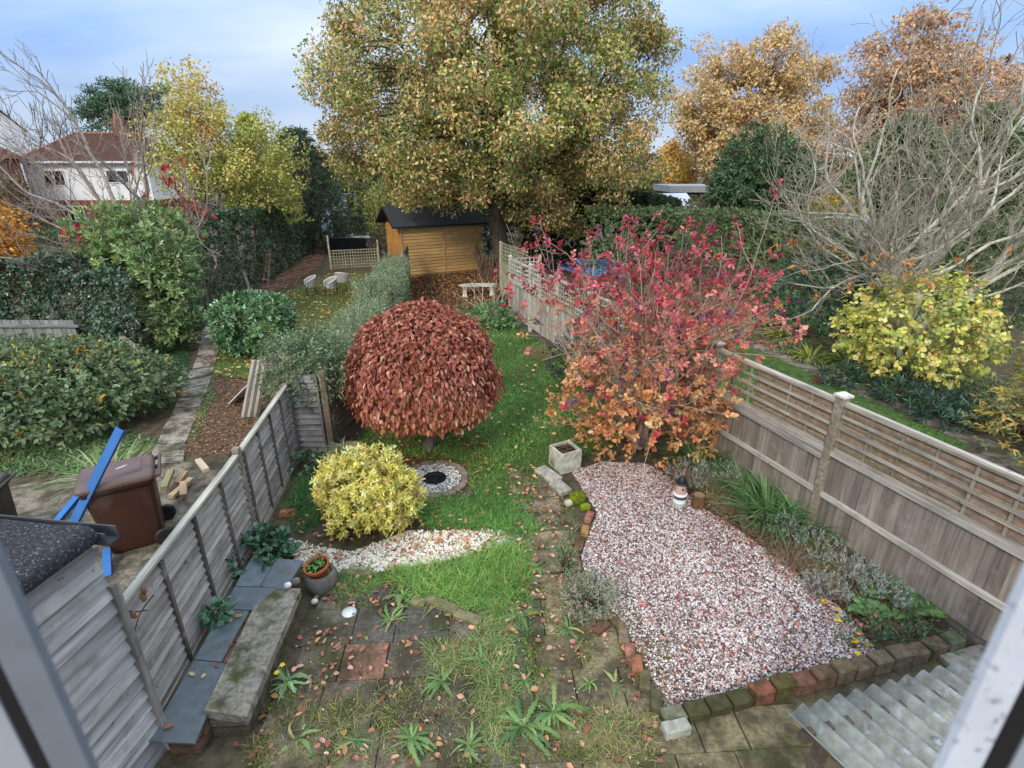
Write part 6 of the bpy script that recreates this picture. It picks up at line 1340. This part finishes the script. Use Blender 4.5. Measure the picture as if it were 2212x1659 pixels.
for k, (p, r, h, n, lb) in enumerate((((1590, 1110), .40, .17, 120, 'brown twiggy low plant behind the log stump'), ((1650, 1155), .4, .18, 110, 'brown twiggy low plant spreading onto the pink gravel'), ((1705, 1215), .38, .18, 110, 'brown twiggy low plant under the silver leaves'), ((1560, 1070), .3, .25, 80, 'brown twiggy tuft beside the log stump'))): silver(lb, G(*p), r, h, n, 760 + 2 * k, pal('#8a7a60', '#77705c', '#a08c70'), 'brown twiggy plants in the fence bed', 'heather')
for k, (p, lb) in enumerate((((1512, 1005), 'dark strappy leaved clump in the shade under the smoke bush'), ((1608, 1062), 'dark green strappy clump against the fence nearest the smoke bush'), ((1680, 1105), 'dark green strappy clump in front of the fence post'), ((1738, 1142), 'bright strappy leaved clump right of the fence post'), ((1660, 1130), 'arching strappy clump spilling over the brown twigs'))): rosette('daylily', lb, 'plant', G(*p), 210, .80, .028, pal('#5d8450', '#6f965c', '#4a7044', '#86a66c'), 780 + k, 2.0, .7, 'strap', 'strappy leaved clumps along the right fence', .22, 5)
def fern(label, loc, seed, nf=9, L=.55):
    t = thing('fern', label, 'fern', loc, 0, 'ferns by the right fence'); rg = np.random.default_rng(seed); mb = MB(seed)
    for k in range(nf):
        a = rg.uniform(0, 6.28); l = L * rg.uniform(.7, 1.15); s = np.linspace(.06, 1, 20)
        c = np.stack([np.cos(a) * l * s * .85, np.sin(a) * l * s * .85, l * (1.0 * s - .75 * s * s)], 1); mb.tube(c[::4], .004, 3, hexl('#7d8a50'))
        T = unit(np.gradient(c, axis=0)); S = unit(np.cross(T, UPZ)); Nn = np.cross(S, T)
        for sg in (-1, 1): mb.leaves(c, Nn, S * sg + T * .35, .16 * l / .55 * np.sin(np.pi * (s * .86 + .12)), np.full(20, .028), pick(rg, pal('#6f9458', '#84a868', '#5c8048'), 20), 'dia', 0, .1)
    mb.build('fronds', LEAF, t); return t
fern('fern with upright fronds in the corner by the fence', G(1925, 1285), 800, 9, .6); fern('lower fern spreading over the wet corner bed', G(1955, 1325), 801, 8, .5); fern('small fern nearest the pink gravel corner', G(1880, 1335), 802, 7, .36)
for k, (p, n_, lb) in enumerate((((1930, 1375), 90, 'leafy green weed in the corner above the brick wall'), ((1995, 1385), 70, 'small leaved green weed nearest the wall end'), ((1860, 1380), 60, 'low weed at the yellow leaves beside the gravel'), ((2125, 1385), 50, 'green creeper at the fence foot far right'), ((1990, 1345), 60, 'trailing weed under the right fence rail'))): bush('weed', lb, 'weed', G(*p), (.3, .26, .14), int(n_ * .7), 6, .042, .024, pal('#647f54', '#778f66', '#526e48'), 810 + k, zc=.5, stems=5, group='weeds in the fence corner')
bush('grey_shrub', 'small grey leaved shrub spilling over the path edging bricks', 'shrub', G(1272, 1320), (.36, .3, .3), 420, 6, .034, .015, pal('#8f9a80', '#a5ab90', '#788a68', '#b5ae98'), 820, zc=.8, tpl='dia', ln=.14, stems=40)
bush('weed', 'upright wiry green weed above the small grey shrub', 'weed', G(1218, 1245), (.16, .14, .3), 110, 6, .035, .014, pal('#7d9464', '#93a678', '#6a8458'), 821, zc=.9, tpl='dia', stems=20)
bush('bramble', 'dark bramble leaves at the foot of the grey lap fence', 'bramble', G(560, 1225), (.5, .42, .26), 130, 5, .1, .075, pal('#41684a', '#547c58', '#355a40'), 822, LEAFG, zc=.85, tpl='round', up=.5, stems=16)
bush('bramble', 'small bramble sprig beside the slates lower down the fence', 'bramble', G(478, 1335, .3), (.14, .12, .08), 14, 4, .09, .07, pal('#4a7050', '#5c8460'), 823, LEAFG, tpl='round', stems=3)
bush('bramble', 'ivy and bramble leaves under the short lapped panel', 'bramble', G(660, 1010), (.5, .3, .14), 60, 5, .07, .06, pal('#46664a', '#5a7c5a'), 824, LEAFG, tpl='round', stems=4)
# weeds in the patio
WP = pal('#6f9050', '#80a05c', '#5c8046', '#94a866', '#b8ac68')
wl = [((846, 1345), 26, .26, 'large toothed weed left of the mossy step in the patio'), ((872, 1290), 24, .26, 'tall toothed weed beside the loose step brick'), ((1120, 1335), 26, .28, 'dark toothed weed at the grass edge by the stepping path'), ((955, 1478), 26, .27, 'toothed weed beside the red brown slab joint'), ((1040, 1430), 22, .24, 'toothed weed within the grass of the patio middle'), ((1225, 1362), 26, .2, 'bright toothed weed just below the grey shrub'), ((1135, 1472), 18, .17, 'small toothed weed between buff slabs'), ((1272, 1480), 18, .16, 'small toothed weed on the buff slabs nearest the edging bricks'), ((1130, 1575), 40, .34, 'largest broad leaved weed at the bottom of the patio'), ((1195, 1545), 34, .32, 'broad upright weed right of the largest weed'), ((890, 1600), 34, .28, 'leafy weed low in the patio left of the centre joint'), ((1015, 1615), 22, .22, 'sprawling weed with dying leaf at the bottom middle'), ((765, 1605), 20, .18, 'small leafy weed at the bottom left of the patio'), ((1250, 1395), 12, .12, 'tiny weed under the bright toothed weed'), ((1310, 1560), 14, .16, 'small weed below the lichen covered corner block'), ((1160, 1230), 20, .22, 'upright weed at the edge of the stepping path')]
for k, (p, n_, L_, lb) in enumerate(wl): dandelion('weed', lb, 'weed', G(*p) + UPZ * .02, int(n_ * .75), L_ * .85, WP, 830 + k, 'leafy weeds growing in the patio joints', (4, 4, 3, 1.5, .5))
t = dandelion('yellow_poppy', 'small weed with two yellow flowers beside the concrete bench', 'flower', G(620, 1478) + UPZ * .02, 22, .2, pal('#7d9f62', '#94b478'), 850)
for k, (x, y) in enumerate(((-.03, .04), (-.05, -.05))):
    mb = MB(k); mb.tube([(0, 0, 0), (x * .6, y * .6, .1), (x, y, .2)], .003, 4, hexl('#8fa86a')); fl = mb.build('flower_stem', TWIG, t)
    m2 = MB(k + 3); a = np.arange(5) * 1.257; m2.leaves(np.tile((x, y, .2), (5, 1)), np.tile((0, 0, 1.), (5, 1)), np.stack([np.cos(a), np.sin(a), .5 + 0 * a], 1), .03, .03, np.tile(hexl('#f2d838'), (5, 1)), 'round'); m2.build('petals', LEAF, fl)
# kerb stones of the upper patio step
for k, (p, s, r_, lb) in enumerate((((905, 1308), (.2, .12, .09), -25, 'loose mossy half brick at the patio step'), ((955, 1312), (.5, .13, .08), -28, 'long mossy kerb stone at the patio step'), ((1010, 1340), (.34, .13, .08), -24, 'mossy kerb stone end by the grass strip'), ((770, 1243), (.42, .1, .07), -4, 'mossy kerb stone below the white shingle'))): block('kerb_stone', lb, 'kerb stone', G(*p), s, R(r_), '#7d7858', STONE, .014)
block('lichen_block', 'lichen spotted pale block at the corner of the brick wall', 'block', G(1458, 1585), (.26, .13, .13), R(14), '#a0a294', STONE, .01)
block('brick', 'orange bricks laid flat beside the dark grass by the fence', 'brick', G(622, 1112), (.24, .2, .05), R(10), '#a8694a', BRICK)
# moss and crumbs on the patio
def moss_cushions(rg, n):
    c = in_poly([(-2.45, 2.4), (1.4, 2.9), (1.35, 4.6), (.9, 5.5), (-2.4, 5.5)], 60, rg); q = c[rg.integers(0, 60, n)] + rg.normal(0, .07, (n, 2)); return q
mb = MB(855); rg = mb.rng; P = moss_cushions(rg, 5200); mb.pebbles(np.c_[P, np.full(len(P), .026)], .012 * rg.uniform(.5, 1.6, len(P)), pick(rg, pal('#5d6a2a', '#4c5828', '#77803c', '#6a6040'), len(P), .2), .5); tag(mb.build('moss_cushions', MOSS), 'low mossy crumbs spread in patches over the patio slabs', 'moss', None, 'stuff')
mb = MB(856); P = in_poly([(-2.45, 2.2), (1.9, 2.6), (1.35, 4.6), (.9, 8.2), (.3, 8.2), (.1, 5.5), (-2.4, 5.5)], 1100, rg); mb.pebbles(np.c_[P, np.full(len(P), .03)], .009 * rg.uniform(.4, 1.6, len(P)), pick(rg, pal('#d8d0c0', '#9c917e', '#5a4e40', '#e8e4da', '#7a6a54'), len(P), .2)); tag(mb.build('stone_chips', PEBBLE), 'stray stone chips scattered over the patio and stepping path', 'gravel', None, 'stuff')
litter('fallen_leaves', 'drifts of brown leaves caught along the patio edges and joints', lambda rg, n: np.vstack([c + rg.normal(0, .11, (9, 2)) for c in in_poly([(-2.45, 2.6), (1.4, 2.9), (1.35, 4.6), (.9, 5.5), (-2.4, 5.5)], 26, rg)]), 200, .06, pal('#9a6850', '#b5866a', '#7d5240', '#c49a7c'), 857, .035)
dandelion('weed', 'ragged weed growing up beside the edging brick row', 'weed', G(1330, 1480), 16, .16, WP, 858, 'leafy weeds growing in the patio joints')
dandelion('weed', 'flat weed at the bottom left below the slate shelf end', 'weed', G(640, 1600), 18, .2, WP, 859, 'leafy weeds growing in the patio joints')
# leaves on the ground
PK = pal('#cf9a84', '#b97c64', '#d8ae98', '#a0674e', '#b58a5c', '#8a5a44')
litter('fallen_leaves', 'pinkish tan leaves scattered over the patio slabs', [(-2.4, 2.5), (1.3, 2.9), (1.3, 4.6), (.9, 5.6), (-2.4, 5.5)], 230, .075, PK, 860, .035)
litter('fallen_leaves', 'tan leaves scattered on the stepping path and long grass', pg(((1090, 1010), (1190, 1020), (1240, 1110), (1220, 1290), (1110, 1330), (1110, 1150))), 190, .07, PK, 861, .05)
litter('fallen_leaves', 'red and pink leaves scattered over the gravel bed', GRAVEL, 620, .052, pal('#a8444c', '#c47c76', '#d09c8a', '#8a4c40', '#c49670', '#7a5044'), 862, .03, (3, 2, 2, 3, 2, 3))
def redge(rg, n):
    a, b = G(1440, 1010)[:2], G(1860, 1340)[:2]; s = rg.random(n); q = a + (b - a) * s[:, None]; return q + rg.normal(0, .22, (n, 2)) + (.08, 0)
litter('fallen_leaves', 'brown leaves drifted along the planted side of the gravel', redge, 900, .055, pal('#8a5a44', '#6d4838', '#a5705a', '#b8806a'), 863, .025)
litter('fallen_leaves', 'russet leaves on the white shingle and mulch under the yellow shrub', pg(((640, 1120), (700, 1000), (1000, 1090), (1120, 1150), (1060, 1200), (860, 1240), (640, 1230))), 330, .075, pal('#b5785c', '#c58a6c', '#96553c', '#d2a084'), 864, .04)
litter('fallen_leaves', 'thick carpet of brown leaves before the timber shed', LITTER, 5200, .11, pal('#7d5a40', '#96704c', '#6a4a36', '#b08a5c', '#a87a58'), 865, .02)
litter('fallen_leaves', 'tan leaves scattered over the long lawn', LAWN, 420, .09, pal('#c9a468', '#b58a58', '#d8b880'), 866, .07)
litter('fallen_leaves', 'pale leaves scattered round the tub chairs', NLAWN, 1100, .10, pal('#d0a468', '#c08a5c', '#dcbc8a'), 867, .06)
litter('fallen_leaves', 'dry leaves littering the brick path', pg(((560, 640), (620, 588), (700, 515), (722, 520), (690, 585), (620, 630))), 900, .1, pal('#a87a58', '#c09468', '#8a5f48'), 868, .03)
litter('fallen_leaves', 'chopped brown mulch and leaves between the fence and the stepping stones', DIRT, 3200, .05, pal('#7d6450', '#94785e', '#a88c70', '#66503f'), 869, .015)
yl = np.array([G(*p)[:2] for p in ((1745, 1200), (1752, 1205), (1775, 1200), (1800, 1215), (1780, 1310), (1812, 1340), (1816, 1352), (1805, 1330), (1835, 1365), (1850, 1392), (1868, 1398), (1858, 1385), (1848, 1420), (1735, 1195), (1720, 1190))])
litter('fallen_leaves', 'bright yellow star shaped leaves along the gravel edge', lambda rg, n: yl + rg.normal(0, .01, yl.shape), 15, .085, pal('#f0c838', '#e8b830', '#f4d860'), 870, .06, wr=.8)
sl_ = np.array([G(*p, .31)[:2] for p in ((497, 1345), (525, 1330), (500, 1395), (472, 1440), (470, 1395), (352, 1575), (420, 1460), (445, 1455), (628, 1232))])
litter('fallen_leaves', 'wet leaves stuck to the slate shelf', lambda rg, n: sl_, 9, .085, pal('#b07a68', '#96604e', '#c0a878'), 871, .312, zj=.001)
